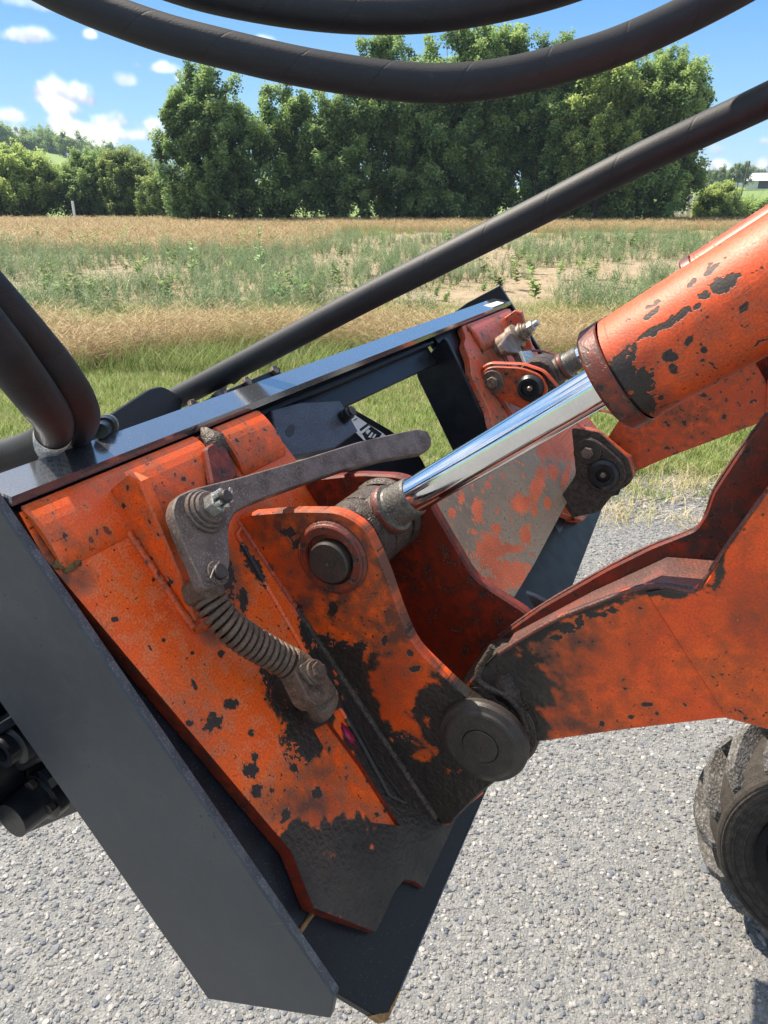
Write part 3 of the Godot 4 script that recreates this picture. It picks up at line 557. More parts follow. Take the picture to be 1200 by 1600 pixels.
	M.chrome = mottled(0.12, 384, Color8(236, 237, 238), Color8(228, 229, 231), Color8(238, 239, 240), 0.04, 0.15, 0.0005, 93, 300.0, 30.0, 1.1, Color8(0, 0, 0), false, 0.02)
	M.chrome.metallic = 1.0
	M.black = mottled(0.25, 768, Color8(20, 22, 27), Color8(25, 27, 33), Color8(36, 39, 46), 0.30, 0.40, 0.006, 101, 700.0, 30.0, 0.955, Color8(110, 113, 120), false, 0.12)
	M.ledge = mottled(0.25, 768, Color8(20, 21, 25), Color8(26, 28, 33), Color8(36, 38, 44), 0.36, 0.48, 0.006, 102, 700.0, 24.0, 0.965, Color8(120, 124, 132), false, 0.12)
	M.black.metallic_specular = 0.36
	M.ledge.metallic_specular = 0.34
	M.rail = mottled(0.3, 512, Color8(124, 127, 134), Color8(116, 120, 128), Color8(130, 133, 140), 0.15, 0.20, 0.002, 105, 500.0, 24.0, 0.97, Color8(110, 112, 116))
	M.rail.metallic = 0.75
	M.rail.clearcoat_enabled = true
	M.rail.clearcoat = 1.0
	M.rail.clearcoat_roughness = 0.12
	M.panel = mottled(0.5, 512, Color8(62, 65, 70), Color8(57, 60, 65), Color8(64, 67, 72), 0.44, 0.50, 0.0003, 109, 300.0, 8.0, 0.992, Color8(38, 40, 42), false, 0.02)
	M.channel = mottled(0.2, 512, Color8(112, 62, 50), Color8(70, 46, 41), Color8(134, 84, 72), 0.5, 0.72, 0.10, 111, 400.0, 26.0)
	M.plate_black = paint({w = 960, h = 284, rect = Rect2(-0.06, -0.14, 0.48, 0.142), seed = 35, c1 = Color8(60, 63, 68), c2 = Color8(56, 59, 64), chalk = Color8(96, 98, 102), chalky = 0.06, under = Color8(44, 45, 48), film = Color8(88, 86, 81), filmy = 0.24, wear = 0.93, specks = 0.945, rough = 0.43, scratches = 70, scratch_way = 0.6, relief = 0.008})
	M.cast = mottled(0.1, 384, Color8(22, 24, 28), Color8(28, 30, 35), Color8(38, 40, 46), 0.28, 0.40, 0.015, 113, 500.0, 60.0)
	M.bare = mottled(0.05, 256, Color8(150, 112, 60), Color8(112, 82, 48), Color8(176, 140, 90), 0.5, 0.7, 0.05, 117, 700.0, 120.0)
	M.edge = mottled(0.09, 384, Color8(84, 85, 90), Color8(58, 60, 66), Color8(112, 112, 114), 0.36, 0.55, 0.02, 119, 500.0, 60.0, 0.97, Color8(170, 170, 170), false, 0.12)
	M.tyre = mottled(0.35, 640, Color8(94, 90, 86), Color8(58, 53, 48), Color8(126, 122, 118), 0.7, 0.9, 0.35, 121, 160.0, 22.0, 0.84, Color8(150, 150, 150))
	M.tyre_side = mottled(0.2, 512, Color8(60, 53, 46), Color8(42, 37, 33), Color8(86, 78, 68), 0.7, 0.9, 0.16, 125, 260.0, 40.0)
	M.rim = plain(Color8(20, 20, 22), 0.6)
	M.white = plain(Color8(225, 225, 222), 0.5)
	M.ink = plain(Color8(24, 25, 28), 0.5)
	M.grey_ink = plain(Color8(120, 120, 120), 0.6)
	M.magenta = plain(Color8(150, 20, 64), 0.35)
	# ground
	M.gravel = mottled(1.3, 1024, Color8(130, 129, 126), Color8(108, 109, 108), Color8(148, 146, 142), 0.85, 0.97, 0.42, 131, 150.0, 22.0, 0.80, Color8(114, 115, 117), true)
	M.stone = plain(Color.WHITE, 0.75)
	M.stone.vertex_color_use_as_albedo = true
	M.soil = mottled(3.0, 1024, Color8(161, 142, 117), Color8(142, 123, 98), Color8(179, 161, 135), 0.9, 1.0, 2.0, 135, 40.0, 3.0, 0.82, Color8(181, 167, 140), true)
	M.turf = mottled(2.0, 512, Color8(115, 121, 60), Color8(138, 132, 77), Color8(150, 139, 92), 0.9, 1.0, 1.0, 139, 60.0, 4.0, 1.1, Color8(0, 0, 0), true)
	M.meadow = mottled(30.0, 512, Color8(106, 130, 60), Color8(121, 139, 68), Color8(95, 119, 55), 0.9, 1.0, 1.0, 141, 6.0, 0.3, 1.1, Color8(0, 0, 0), true)
	M.grass = leafy(Color.WHITE, Color(0.7, 0.7, 0.7))
	M.leaf = leafy(Color.WHITE, Color(1, 1, 1))
	M.leaf_dark = leafy(Color(0.09, 0.2, 0.04).linear_to_srgb(), Color(0.4, 0.4, 0.4))
	M.leaf_dark.vertex_color_use_as_albedo = false
	M.leaf_pale = leafy(Color(0.24, 0.38, 0.14).linear_to_srgb(), Color(0.4, 0.4, 0.4))
	M.leaf_pale.vertex_color_use_as_albedo = false
	M.stake = plain(Color8(196, 178, 150), 0.8)
	M.brick = plain(Color8(186, 140, 124), 0.9)
	M.roof_grey = plain(Color8(150, 140, 138), 0.9)
	M.roof_white = plain(Color8(206, 206, 206), 0.8)
	M.dark = plain(Color8(40, 42, 46), 0.5)
	M.bark = mottled(0.6, 256, Color8(92, 82, 70), Color8(66, 58, 50), Color8(120, 108, 94), 0.9, 1.0, 1.0, 145, 60.0, 8.0)

func hose_coat(length: float, sd: int, scuffs := []) -> StandardMaterial3D:   # wrapped rubber: the seam of the wrap winds round it
	var w := 1024; var h := 192
	var fine := noise_bytes(w, h, 0.4, sd, FastNoiseLite.TYPE_SIMPLEX, 1)
	var mid := noise_bytes(w, h, 0.03, sd + 1, FastNoiseLite.TYPE_SIMPLEX_SMOOTH, 4)
	var sc := PackedFloat32Array(); sc.resize(w * h)
	sc = splat(sc, w, h, Rect2(0, 0, 1, 1), scuffs)
	var col := PackedByteArray(); col.resize(w * h * 3)
	var hrm := PackedByteArray(); hrm.resize(w * h * 3)
	for y in h:
		for x in w:
			var i := y * w + x
			var along := x * length / w
			var lead := fposmod(along / 0.058 + y / float(h), 1.0) * 0.058
			var line := 1.0 if lead < 0.0014 else 0.0
			var c := fine[i] / 255.0; var b := mid[i] / 255.0
			var g := 16.0 + 6.0 * (b - 0.5) + 6.0 * (c - 0.5) - line * 13.0
			var dust := clampf((b - 0.55) * 1.5, 0.0, 0.4) * 14.0 + (34.0 if c > 0.965 and b > 0.55 else 0.0)
			var s := clampf(sc[i] * 1.4 + (b - 0.6) * 1.6 + (c - 0.5) * 0.7, 0.0, 1.0) if sc[i] > 0.0 else 0.0
			g += dust + s * 58.0
			col[i * 3] = int(clampf(g - 2.0, 0, 255)); col[i * 3 + 1] = int(clampf(g, 0, 255)); col[i * 3 + 2] = int(clampf(g + 9.0, 0, 255))
			hrm[i * 3] = int(clampf(140.0 + 40.0 * (c - 0.5) - line * 60.0 + (12.0 if lead < 0.02 else 0.0), 0, 255)); hrm[i * 3 + 1] = int(150 + 50.0 * s); hrm[i * 3 + 2] = 0
	var m := finish(w, h, col, hrm, 0.07)
	m.uv1_scale = Vector3(1.0 / length, 1, 1)
	return m


func build_attachment() -> void:
	var a := thing("black_attachment_frame", "black painted steel attachment frame hooked onto the orange coupler", "attachment", at(0.55, 0.35, -0.07))
	var lip := PackedVector2Array([Vector2(0, 0), Vector2(-0.005, 0.005), Vector2(-0.0295, -0.0195), Vector2(-0.0245, -0.0245)])
	part(a, "top_rail", slab("u", lip, 0.0085, 1.1315, 0.0012), M.rail)
	var end := PackedVector2Array([Vector2(-0.0435, 0.001), Vector2(0.3987, 0.001), Vector2(0.4166, -0.0183), Vector2(0.3882, -0.1357), Vector2(-0.053, -0.1357), Vector2(-0.053, -0.0675)])
	var near_end := part(a, "side_panel", slab("u", end, 0.0, 0.008, 0.0012, Rect2(-0.06, -0.14, 0.48, 0.142)), M.plate_black, "matt grey black end panel nearest the lower left corner")
	part(near_end, "panel_edge", slab("n", PackedVector2Array([Vector2(0.0013, -0.03), Vector2(0.0067, -0.03), Vector2(0.0067, 0.396), Vector2(0.0013, 0.396)]), 0.0005, 0.0017, 0.0003), M.edge)
	part(a, "side_panel", slab("u", end, 1.132, 1.14, 0.0012), M.black)
	part(a, "panel_edge", slab("n", PackedVector2Array([Vector2(1.1333, -0.04), Vector2(1.1387, -0.04), Vector2(1.1387, 0.396), Vector2(1.1333, 0.396)]), 0.0005, 0.002, 0.0003), M.edge)
	part(a, "back_plate", slab("n", PackedVector2Array([Vector2(0.0082, -0.0125), Vector2(0.312, -0.0125), Vector2(0.312, 0.356), Vector2(0.0082, 0.356)]), -0.024, -0.0142, 0.001), M.black)
	part(a, "back_plate", slab("n", PackedVector2Array([Vector2(0.7835, -0.0125), Vector2(1.1318, -0.0125), Vector2(1.1318, 0.356), Vector2(0.7835, 0.356)]), -0.024, -0.0142, 0.001), M.black)
	part(a, "cross_bar", slab("n", PackedVector2Array([Vector2(0.3295, 0.0045), Vector2(0.3820, 0.0092), Vector2(0.4527, 0.0253), Vector2(0.4491, 0.0663), Vector2(0.3883, 0.0703), Vector2(0.2991, 0.0534)]), -0.028, -0.0125, 0.0012), M.sky_lit_black)
	part(a, "upper_band", slab("n", PackedVector2Array([Vector2(0.3125, -0.0125), Vector2(0.775, -0.0125), Vector2(0.775, 0.034), Vector2(0.3125, 0.031)]), -0.036, -0.0285, 0.001), M.black)
	part(a, "lip_web", box(Vector3(0.3125, -0.022, -0.0282), Vector3(0.8, 0.0, -0.0255)), M.black)
	part(a, "web_gusset", box(Vector3(0.7836, -0.012, -0.0285), Vector3(0.815, 0.022, -0.0246)), M.black)
	part(a, "band_flange", slab("v", PackedVector2Array([Vector2(0.3125, -0.0284), Vector2(0.7745, -0.0284), Vector2(0.7745, -0.016), Vector2(0.3125, -0.016)]), 0.0005, 0.0065, 0.0012), M.black)
	part(a, "upright", slab("u", round_poly(PackedVector2Array([Vector2(0.0058, 0.0047), Vector2(0.1433, -0.0137), Vector2(0.1792, -0.0257), Vector2(0.1972, -0.0565), Vector2(0.1931, -0.0922), Vector2(0.0248, -0.0699)]), 0.012), 0.775, 0.783, 0.0012), M.black)
	part(a, "upright", slab("u", PackedVector2Array([Vector2(0.01, -0.03), Vector2(0.15, -0.035), Vector2(0.15, -0.13), Vector2(0.0, -0.13)]), 0.3, 0.308, 0.0012), M.black)
	var stub := part(a, "bolt", turned(at(0.4375, 0.0445, -0.013), Vector3(0, 0, 1), [[0, 0.0098], [0.0008, 0.0098], [0.001, 0.0075], [0.006, 0.0075], [0.0062, 0.007], [0.0085, 0.0072], [0.012, 0.0072], [0.0135, 0.006], [0.0135, 0.0]], 28), M.cast)
	part(stub, "thread", turned(at(0.4375, 0.0445, 0.0008), Vector3(0, 0, 1), [[0, 0.0058], [0.003, 0.0058], [0.003, 0]], 20), M.pin)
	part(a, "dark_hole_patch", slab("n", PackedVector2Array([Vector2(0.3410, 0.0265), Vector2(0.3479, 0.0270), Vector2(0.3480, 0.0318), Vector2(0.3405, 0.0366), Vector2(0.3302, 0.0382), Vector2(0.3265, 0.0347), Vector2(0.3304, 0.0297)]), -0.0126, -0.0122, 0.0001), M.ink)  # flat dark patch on the bar; the hole's darkness is only its colour
	# bottom ledge, bent forward from the back plate
	var bend := Transform3D(Basis(Vector3(1, 0, 0), Vector3(0, 0.9903, -0.1392), Vector3(0, 0.1392, 0.9903)), at(0, 0.357, -0.0138))
	var ledge_poly := PackedVector2Array([Vector2(0.0085, 0.0), Vector2(0.0085, 0.0465), Vector2(0.0235, 0.0905), Vector2(0.0265, 0.0918), Vector2(0.264, 0.0804), Vector2(0.704, 0.0581), Vector2(1.017, 0.036), Vector2(1.13, 0.028), Vector2(1.13, -0.09), Vector2(0.42, -0.09), Vector2(0.4, 0.0)])
	var ledge := part(a, "bottom_ledge", slab("n", ledge_poly, -0.008, 0.0, 0.001), M.ledge)
	ledge.transform = Transform3D(Basis(), -bases[a]) * bend
	part(ledge, "bare_corner", slab("n", PackedVector2Array([Vector2(0.0195, 0.0800), Vector2(0.0232, 0.0908), Vector2(0.0264, 0.0922), Vector2(0.050, 0.0911), Vector2(0.050, 0.0901), Vector2(0.030, 0.0895)]), -0.0078, 0.0005, 0.0002), M.bare)
	part(ledge, "worn_edge", slab("n", PackedVector2Array([Vector2(0.05, 0.0898), Vector2(0.264, 0.0797), Vector2(0.70, 0.0577), Vector2(0.70, 0.0587), Vector2(0.264, 0.0809), Vector2(0.05, 0.0911)]), -0.0079, 0.0004, 0.0002), M.edge)
	part(ledge, "weld_bead", bead(Vector3(0.0095, -0.0005, 0.0003), Vector3(0.036, -0.001, 0.0003), 0.0016), M.bare)
	part(a, "sticker", slab("n", PackedVector2Array([Vector2(0.8912, 0.2856), Vector2(1.0083, 0.3209), Vector2(0.9645, 0.3265), Vector2(0.8854, 0.2923)]), -0.0139, -0.0132, 0.0001), M.white)
	part(a, "rail_sticker", slab("n", PackedVector2Array([Vector2(1.03, 0.005), Vector2(1.10, 0.005), Vector2(1.10, 0.019), Vector2(1.03, 0.021)]), 0.0003, 0.0006, 0.0001), M.white).transform = Transform3D(Basis(), -bases[a]) * Transform3D(Basis(Vector3(1, 0, 0), Vector3(0, 0.707, -0.707), Vector3(0, 0.707, 0.707)), at(0, -0.005, 0.005)) * Transform3D(Basis(Vector3(1, 0, 0), Vector3(0, -1, 0), Vector3(0, 0, 1)), Vector3.ZERO)
	# what stands behind the rail
	part(a, "rounded_bracket", slab("n", round_poly(PackedVector2Array([Vector2(0.1768, -0.0577), Vector2(0.2216, -0.0714), Vector2(0.2954, -0.0860), Vector2(0.3146, -0.0852), Vector2(0.3220, -0.0794), Vector2(0.3341, -0.0616), Vector2(0.2511, -0.0113), Vector2(0.1807, -0.0213)]), 0.008), -0.113, -0.105, 0.0018), M.black)
	var strip := part(a, "bolted_strip", slab("n", PackedVector2Array([Vector2(0.2413, -0.0422), Vector2(0.3553, -0.0512), Vector2(0.5005, -0.0584), Vector2(0.4917, -0.0424), Vector2(0.4315, -0.0135), Vector2(0.2290, -0.0106)]), -0.096, -0.09, 0.001), M.black)
	for p in [at(0.3204, -0.0490, -0.0900), at(0.3737, -0.0524, -0.0900), at(0.4226, -0.0534, -0.0900), at(0.4832, -0.0557, -0.0900)]:
		part(strip, "bolt_head", hexnut(p, Vector3(0, 0, 1), 0.0062, 0.005, 0.3), M.zinc)
	part(a, "grey_tab", slab("n", PackedVector2Array([Vector2(0.3504, -0.0511), Vector2(0.3830, -0.0589), Vector2(0.3843, -0.0552), Vector2(0.3671, -0.0468)]), -0.088, -0.085, 0.0004), M.lever)
	part(a, "square_tab", slab("n", PackedVector2Array([Vector2(0.4081, -0.0700), Vector2(0.4745, -0.0825), Vector2(0.4663, -0.0712), Vector2(0.4247, -0.0608)]), -0.108, -0.1, 0.0008), M.black)
	var cover := part(a, "side_cover", slab("n", round_poly(PackedVector2Array([Vector2(0.6787, 0.0053), Vector2(0.7579, 0.0793), Vector2(0.7919, 0.1391), Vector2(0.7820, 0.1828), Vector2(0.7002, 0.2113), Vector2(0.5071, 0.1321), Vector2(0.6373, 0.0075)]), 0.012), -0.165, -0.15, 0.002), M.black)
	var decal := part(cover, "decal", slab("n", PackedVector2Array([Vector2(0.6781, 0.0199), Vector2(0.7032, 0.0500), Vector2(0.7287, 0.0764), Vector2(0.7345, 0.0865), Vector2(0.6719, 0.0760), Vector2(0.6638, 0.0565)]), -0.1499, -0.1494, 0.0001), M.white)
	part(decal, "printed_box", slab("n", PackedVector2Array([Vector2(0.6759, 0.0534), Vector2(0.7038, 0.0513), Vector2(0.7243, 0.0762), Vector2(0.7041, 0.0816), Vector2(0.6743, 0.0723)]), -0.1493, -0.149, 0.00005), M.ink)
	for s in [[Vector2(0.6693, 0.0576), Vector2(0.7038, 0.0554), Vector2(0.7065, 0.0585), Vector2(0.6709, 0.0615)], [Vector2(0.6857, 0.0615), Vector2(0.6960, 0.0600), Vector2(0.7003, 0.0636), Vector2(0.6863, 0.0663)], [Vector2(0.6839, 0.0701), Vector2(0.7015, 0.0663), Vector2(0.7026, 0.0690), Vector2(0.6891, 0.0729)], [Vector2(0.6922, 0.0739), Vector2(0.7064, 0.0713), Vector2(0.7085, 0.0731), Vector2(0.6959, 0.0762)]]:
		part(decal, "letter", slab("n", PackedVector2Array(s), -0.1489, -0.1486, 0.00005), M.white)
	part(decal, "printed_line", slab("n", PackedVector2Array([Vector2(0.6718, 0.0380), Vector2(0.6794, 0.0368), Vector2(0.6876, 0.0369), Vector2(0.6882, 0.0382), Vector2(0.6774, 0.0385)]), -0.1493, -0.149, 0.00005), M.ink)
	# drive motor on the front of the attachment, lower left
	var drum := part(a, "drive_motor", turned(at(-0.12, 0.118, -0.335), Vector3(1, 0, 0), [[0, 0.0], [0, 0.083], [0.17, 0.085], [0.176, 0.08], [0.18, 0.07], [0.187, 0.07], [0.187, 0.093], [0.199, 0.093], [0.202, 0.09], [0.202, 0.05], [0.235, 0.05], [0.235, 0.0]], 56), M.cast)
	for k in 10:
		var an := TAU * k / 10.0
		part(drum, "bolt_head", hexnut(at(0.082, 0.118 + 0.081 * sin(an), -0.335 + 0.081 * cos(an)), Vector3(1, 0, 0), 0.008, 0.008, an), M.cast)
	part(a, "bearing_housing", turned(at(0.02, 0.198, -0.272), Vector3(1, 0, 0), [[0, 0], [0, 0.017], [0.03, 0.019], [0.032, 0.024], [0.044, 0.024], [0.046, 0.02], [0.06, 0.02], [0.06, 0.0]], 36), M.cast)
	part(a, "motor_bolt", hexnut(at(0.05, 0.184, -0.245), Vector3(1, 0, 0.3), 0.011, 0.014), M.cast)
	part(a, "motor_block", box(Vector3(0.03, 0.115, -0.235), Vector3(0.08, 0.165, -0.17), 0.004), M.cast)
	part(a, "motor_port", turned(at(0.03, 0.14, -0.2), Vector3(-1, 0, 0), [[0, 0.018], [0.008, 0.018], [0.01, 0.013], [0.02, 0.013], [0.02, 0.008], [0.01, 0.008]], 28), M.cast)
	for k in 4:
		var an := TAU * (k + 0.4) / 4.0
		part(a, "housing_bolt", hexnut(at(0.049, 0.198 + 0.0185 * sin(an), -0.272 + 0.0185 * cos(an)), Vector3(-1, 0, 0), 0.006, 0.006, an), M.pin)
	part(a, "motor_mount", box(Vector3(0.085, -0.01, -0.42), Vector3(0.097, 0.235, -0.137)), M.cast)
	part(a, "motor_rib", box(Vector3(0.015, 0.118, -0.32), Vector3(0.084, 0.126, -0.14)), M.black)
	part(a, "motor_rib", box(Vector3(0.02, 0.085, -0.33), Vector3(0.084, 0.091, -0.14)), M.black)
	part(a, "hidden_shade_beam", box(Vector3(0.0985, 0.26, -0.30), Vector3(1.13, 0.34, -0.137), 0.003), M.black)  # unseen body behind the plates, deepened to throw shade on the gravel
	# hose fitting behind the rail
	var fit := part(a, "hose_fitting", turned(dep_fit(), Vector3(0.8, 0.25, -0.5), [[-0.02, 0], [-0.02, 0.006], [-0.004, 0.0065], [-0.004, 0.0085], [0.006, 0.0085], [0.007, 0.007], [0.02, 0.007], [0.02, 0]], 24), M.cast)
	part(fit, "ring", turned(dep_fit(), Vector3(0.8, 0.25, -0.5), [[0.0072, 0.0072], [0.0072, 0.0092], [0.009, 0.0092], [0.009, 0.0072]], 24), M.steel)

func dep_fit() -> Vector3: return at(0.1390, -0.0374, -0.0227)

func ears(t: Node3D, poly: PackedVector2Array, u0: float, u1: float, mat: Material, rect: Rect2) -> MeshInstance3D:
	return part(t, "ear_plate", slab("u", poly, u0, u1, 0.002, rect), mat)

func build_coupler() -> void:
	var t := thing("quick_coupler", "worn orange quick coupler plates with chipped paint joined by a bare sheet", "quick coupler", at(0.55, 0.43, 0.0))
	var rect := Rect2(0.0, -0.01, 0.32, 0.44)
	var sh := Shape.new()
	prism(sh, "n", PackedVector2Array([Vector2(0.0113, 0.0056), Vector2(0.0076, 0.0393), Vector2(0.0383, 0.3090), Vector2(0.0271, 0.3487), Vector2(0.0601, 0.4032), Vector2(0.0755, 0.4025), Vector2(0.0993, 0.4003), Vector2(0.1132, 0.4029), Vector2(0.1213, 0.4123), Vector2(0.1255, 0.4228), Vector2(0.1592, 0.4219), Vector2(0.1424, 0.3738), Vector2(0.1177, 0.3498), Vector2(0.1159, 0.3228), Vector2(0.1219, 0.2609), Vector2(0.1415, 0.2669), Vector2(0.1415, 0.004)]), -0.0003, 0.0, 0.0, rect, [10, 15])
	prism(sh, "n", PackedVector2Array([Vector2(0.1415, 0.2669), Vector2(0.1446, 0.3129), Vector2(0.1424, 0.3738), Vector2(0.1592, 0.4219), Vector2(0.2135, 0.4192), Vector2(0.2587, 0.4334), Vector2(0.303, 0.405), Vector2(0.3014, 0.06), Vector2(0.2952, 0.0037), Vector2(0.1415, 0.004)]), -0.0003, 0.0, 0.0, rect, [2, 9])
	var plate := part(t, "mounting_plate", sh.mesh(), M.plate, "near mounting plate, its paint worn to bare steel at the bottom")
	var back := Shape.new()
	prism(back, "n", PackedVector2Array([Vector2(0.0113, 0.0056), Vector2(0.0076, 0.0393), Vector2(0.0383, 0.3090), Vector2(0.0271, 0.3487), Vector2(0.0601, 0.4032), Vector2(0.0755, 0.4025), Vector2(0.0993, 0.4003), Vector2(0.1132, 0.4029), Vector2(0.1213, 0.4123), Vector2(0.1255, 0.4228), Vector2(0.1592, 0.4219), Vector2(0.1424, 0.3738), Vector2(0.1177, 0.3498), Vector2(0.1159, 0.3228), Vector2(0.1219, 0.2609), Vector2(0.1415, 0.2669), Vector2(0.1415, 0.004)]), -0.0125, -0.0004, 0.0, Rect2(0, 0, 1, 1), [10, 15])
	prism(back, "n", PackedVector2Array([Vector2(0.1415, 0.2669), Vector2(0.1446, 0.3129), Vector2(0.1424, 0.3738), Vector2(0.1592, 0.4219), Vector2(0.2135, 0.4192), Vector2(0.2587, 0.4334), Vector2(0.303, 0.405), Vector2(0.3014, 0.06), Vector2(0.2952, 0.0037), Vector2(0.1415, 0.004)]), -0.0125, -0.0004, 0.0, Rect2(0, 0, 1, 1), [2, 9])
	part(plate, "plate_edge", back.mesh(), M.orange_dark)  # plate sides in dark orange: the shade of the gap put into the colour
	part(plate, "slot_back", slab("n", PackedVector2Array([Vector2(0.1190, 0.2433), Vector2(0.1549, 0.2660), Vector2(0.1580, 0.3182), Vector2(0.1484, 0.3910), Vector2(0.1016, 0.3508), Vector2(0.0947, 0.3014)]), -0.0060, -0.0045, 0.0001), M.orange)
	var arc := PackedVector2Array()
	for i in 13: arc.append(Vector2(0.028 - 0.026 * cos(PI * i / 12.0), 0.0085 * sin(PI * i / 12.0) - 0.0005))
	part(t, "hook_bar", slab("u", arc, 0.0135, 0.196, 0.002), M.orange)
	part(t, "hook_bar", slab("u", arc, 0.222, 0.292, 0.002), M.orange)
	part(t, "seam_strip", slab("n", PackedVector2Array([Vector2(0.104, 0.051), Vector2(0.215, 0.051), Vector2(0.215, 0.0525), Vector2(0.104, 0.0525)]), 0.0005, 0.0022, 0.0004), M.orange_dark)
	part(t, "stop_lug", slab("n", round_poly(PackedVector2Array([Vector2(0.1852, 0.0177), Vector2(0.2013, 0.0163), Vector2(0.2087, 0.0253), Vector2(0.2031, 0.0513), Vector2(0.1764, 0.0584), Vector2(0.1669, 0.0497)]), 0.004), 0.0, 0.014, 0.002), M.orange_dark)
	part(t, "caked_dirt", lump(at(0.206, 0.0175, 0.007), Vector3(0.0125, 0.0155, 0.0075), 4, 0.35), M.muck)
	part(t, "caked_dirt", lump(at(0.021, 0.05, 0.0005), Vector3(0.010, 0.006, 0.0022), 9, 0.6), M.straw_dirt)
	var rib := PackedVector2Array([Vector2(0.0175, -0.0005), Vector2(0.0175, 0.0305), Vector2(0.0269, 0.0385), Vector2(0.0972, 0.0180), Vector2(0.1334, 0.0035), Vector2(0.1345, -0.0005)])
	part(t, "gusset_rib", slab("u", rib, 0.08, 0.0905, 0.0016), M.orange)
	part(t, "weld_bead", bead(at(0.0775, 0.032, 0.001), at(0.0775, 0.137, 0.001), 0.0030), M.orange)
	part(t, "weld_bead", bead(at(0.078, 0.139, 0.0), at(0.092, 0.140, 0.0), 0.0035), M.orange)
	part(t, "doubler_bar", slab("n", round_poly(PackedVector2Array([Vector2(0.1707, 0.0933), Vector2(0.1914, 0.0871), Vector2(0.1786, 0.1962), Vector2(0.1612, 0.3221), Vector2(0.1638, 0.3727), Vector2(0.1489, 0.3499), Vector2(0.1561, 0.2983), Vector2(0.1604, 0.2055)]), 0.004), -0.001, 0.0026, 0.0022, rect), M.plate)
	# near ears with the two pins
	var ear_rect := Rect2(0.07, -0.02, 0.38, 0.17)
	var ear := round_poly(PackedVector2Array([Vector2(0.083, -0.0005), Vector2(0.0836, 0.0101), Vector2(0.1024, 0.0546), Vector2(0.1238, 0.0953), Vector2(0.1458, 0.1087), Vector2(0.1832, 0.1015), Vector2(0.2214, 0.0899), Vector2(0.2504, 0.0840), Vector2(0.3000, 0.0982), Vector2(0.3383, 0.1178), Vector2(0.3617, 0.1226), Vector2(0.3752, 0.1094), Vector2(0.3887, 0.0623), Vector2(0.415, -0.0005)]), 0.012, 4)
	ears(t, ear, 0.185, 0.197, M.ear, ear_rect)
	part(t, "weld_bead", bead(at(0.184, 0.085, -0.0005), at(0.184, 0.175, -0.0005), 0.003), M.orange_worn)
	part(t, "weld_bead", bead(at(0.184, 0.176, -0.0005), at(0.184, 0.40, -0.0005), 0.0035), M.muck)
	var ear2 := round_poly(PackedVector2Array([Vector2(0.082, -0.0005), Vector2(0.1076, 0.0607), Vector2(0.130, 0.098), Vector2(0.150, 0.112), Vector2(0.172, 0.108), Vector2(0.2464, 0.1046), Vector2(0.2989, 0.1332), Vector2(0.34, 0.140), Vector2(0.37, 0.12), Vector2(0.385, 0.06), Vector2(0.405, -0.0005)]), 0.012, 4)
	ears(t, ear2, 0.29, 0.302, M.orange_dark, Rect2(0, 0, 1, 1))
	part(t, "ear_edge", slab("u", PackedVector2Array([Vector2(0.286, 0.125), Vector2(0.292, 0.131), Vector2(0.335, 0.16), Vector2(0.335, 0.12)]), 0.320, 0.326, 0.001), M.edge)
	var boss := part(t, "pin_boss", turned(at(0.185, 0.1535, 0.0635), Vector3(-1, 0, 0), [[0, 0.0325], [0.0012, 0.0325], [0.003, 0.0305], [0.0042, 0.030], [0.0052, 0.0285], [0.0055, 0.0225], [0.0035, 0.0215]], 48), M.gland)
	var pin := part(boss, "pin", turned(at(0.185, 0.1550, 0.0635), Vector3(-1, 0, 0), [[0, 0.0182], [0.0085, 0.0182], [0.0100, 0.0168], [0.0100, 0.0018], [0.0085, 0.0]], 40), M.pin)
	part(t, "pin", turned(at(0.197, 0.1535, 0.0635), Vector3(1, 0, 0), [[0, 0.018], [0.095, 0.018]], 32), M.pin)
	part(t, "pin_boss", turned(at(0.288, 0.1535, 0.0635), Vector3(-1, 0, 0), [[0, 0.036], [0.004, 0.036], [0.008, 0.033], [0.008, 0.019]], 36), M.muck)
	var low := part(t, "pin_boss", turned(at(0.185, 0.3445, 0.0925), Vector3(-1, 0, 0), [[0, 0.0378], [0.005, 0.0378], [0.008, 0.0362], [0.0095, 0.032], [0.0112, 0.0305], [0.0118, 0.0285], [0.0118, 0.0158], [0.0111, 0.0152]], 64), M.pin)
	part(low, "pin", turned(at(0.185, 0.3445, 0.0925), Vector3(-1, 0, 0), [[0, 0.0148], [0.0120, 0.0148], [0.0126, 0.0142], [0.0126, 0.0012], [0.0116, 0.0]], 40), M.pin)
	part(t, "pin", turned(at(0.197, 0.3445, 0.0925), Vector3(1, 0, 0), [[0, 0.02], [0.095, 0.02]], 32), M.muck)
	# locking lever, its pivot bolt and the spring that holds it
	var lever := round_poly(PackedVector2Array([Vector2(0.0730, 0.0585), Vector2(0.0851, 0.0499), Vector2(0.1039, 0.0504), Vector2(0.1542, 0.0587), Vector2(0.2341, 0.0697), Vector2(0.3296, 0.0814), Vector2(0.4168, 0.0959), Vector2(0.4470, 0.1017), Vector2(0.4652, 0.1098), Vector2(0.4634, 0.1204), Vector2(0.4513, 0.1276), Vector2(0.4323, 0.1281), Vector2(0.3545, 0.1100), Vector2(0.2846, 0.0976), Vector2(0.2144, 0.0884), Vector2(0.1501, 0.0811), Vector2(0.1275, 0.0809), Vector2(0.1126, 0.0873), Vector2(0.0935, 0.1114), Vector2(0.0765, 0.1207), Vector2(0.0573, 0.1163), Vector2(0.0633, 0.0969), Vector2(0.0678, 0.0750)]), 0.006, 4)
	var lv := part(t, "locking_lever", slab("n", lever, 0.045, 0.055, 0.0012), M.lever)
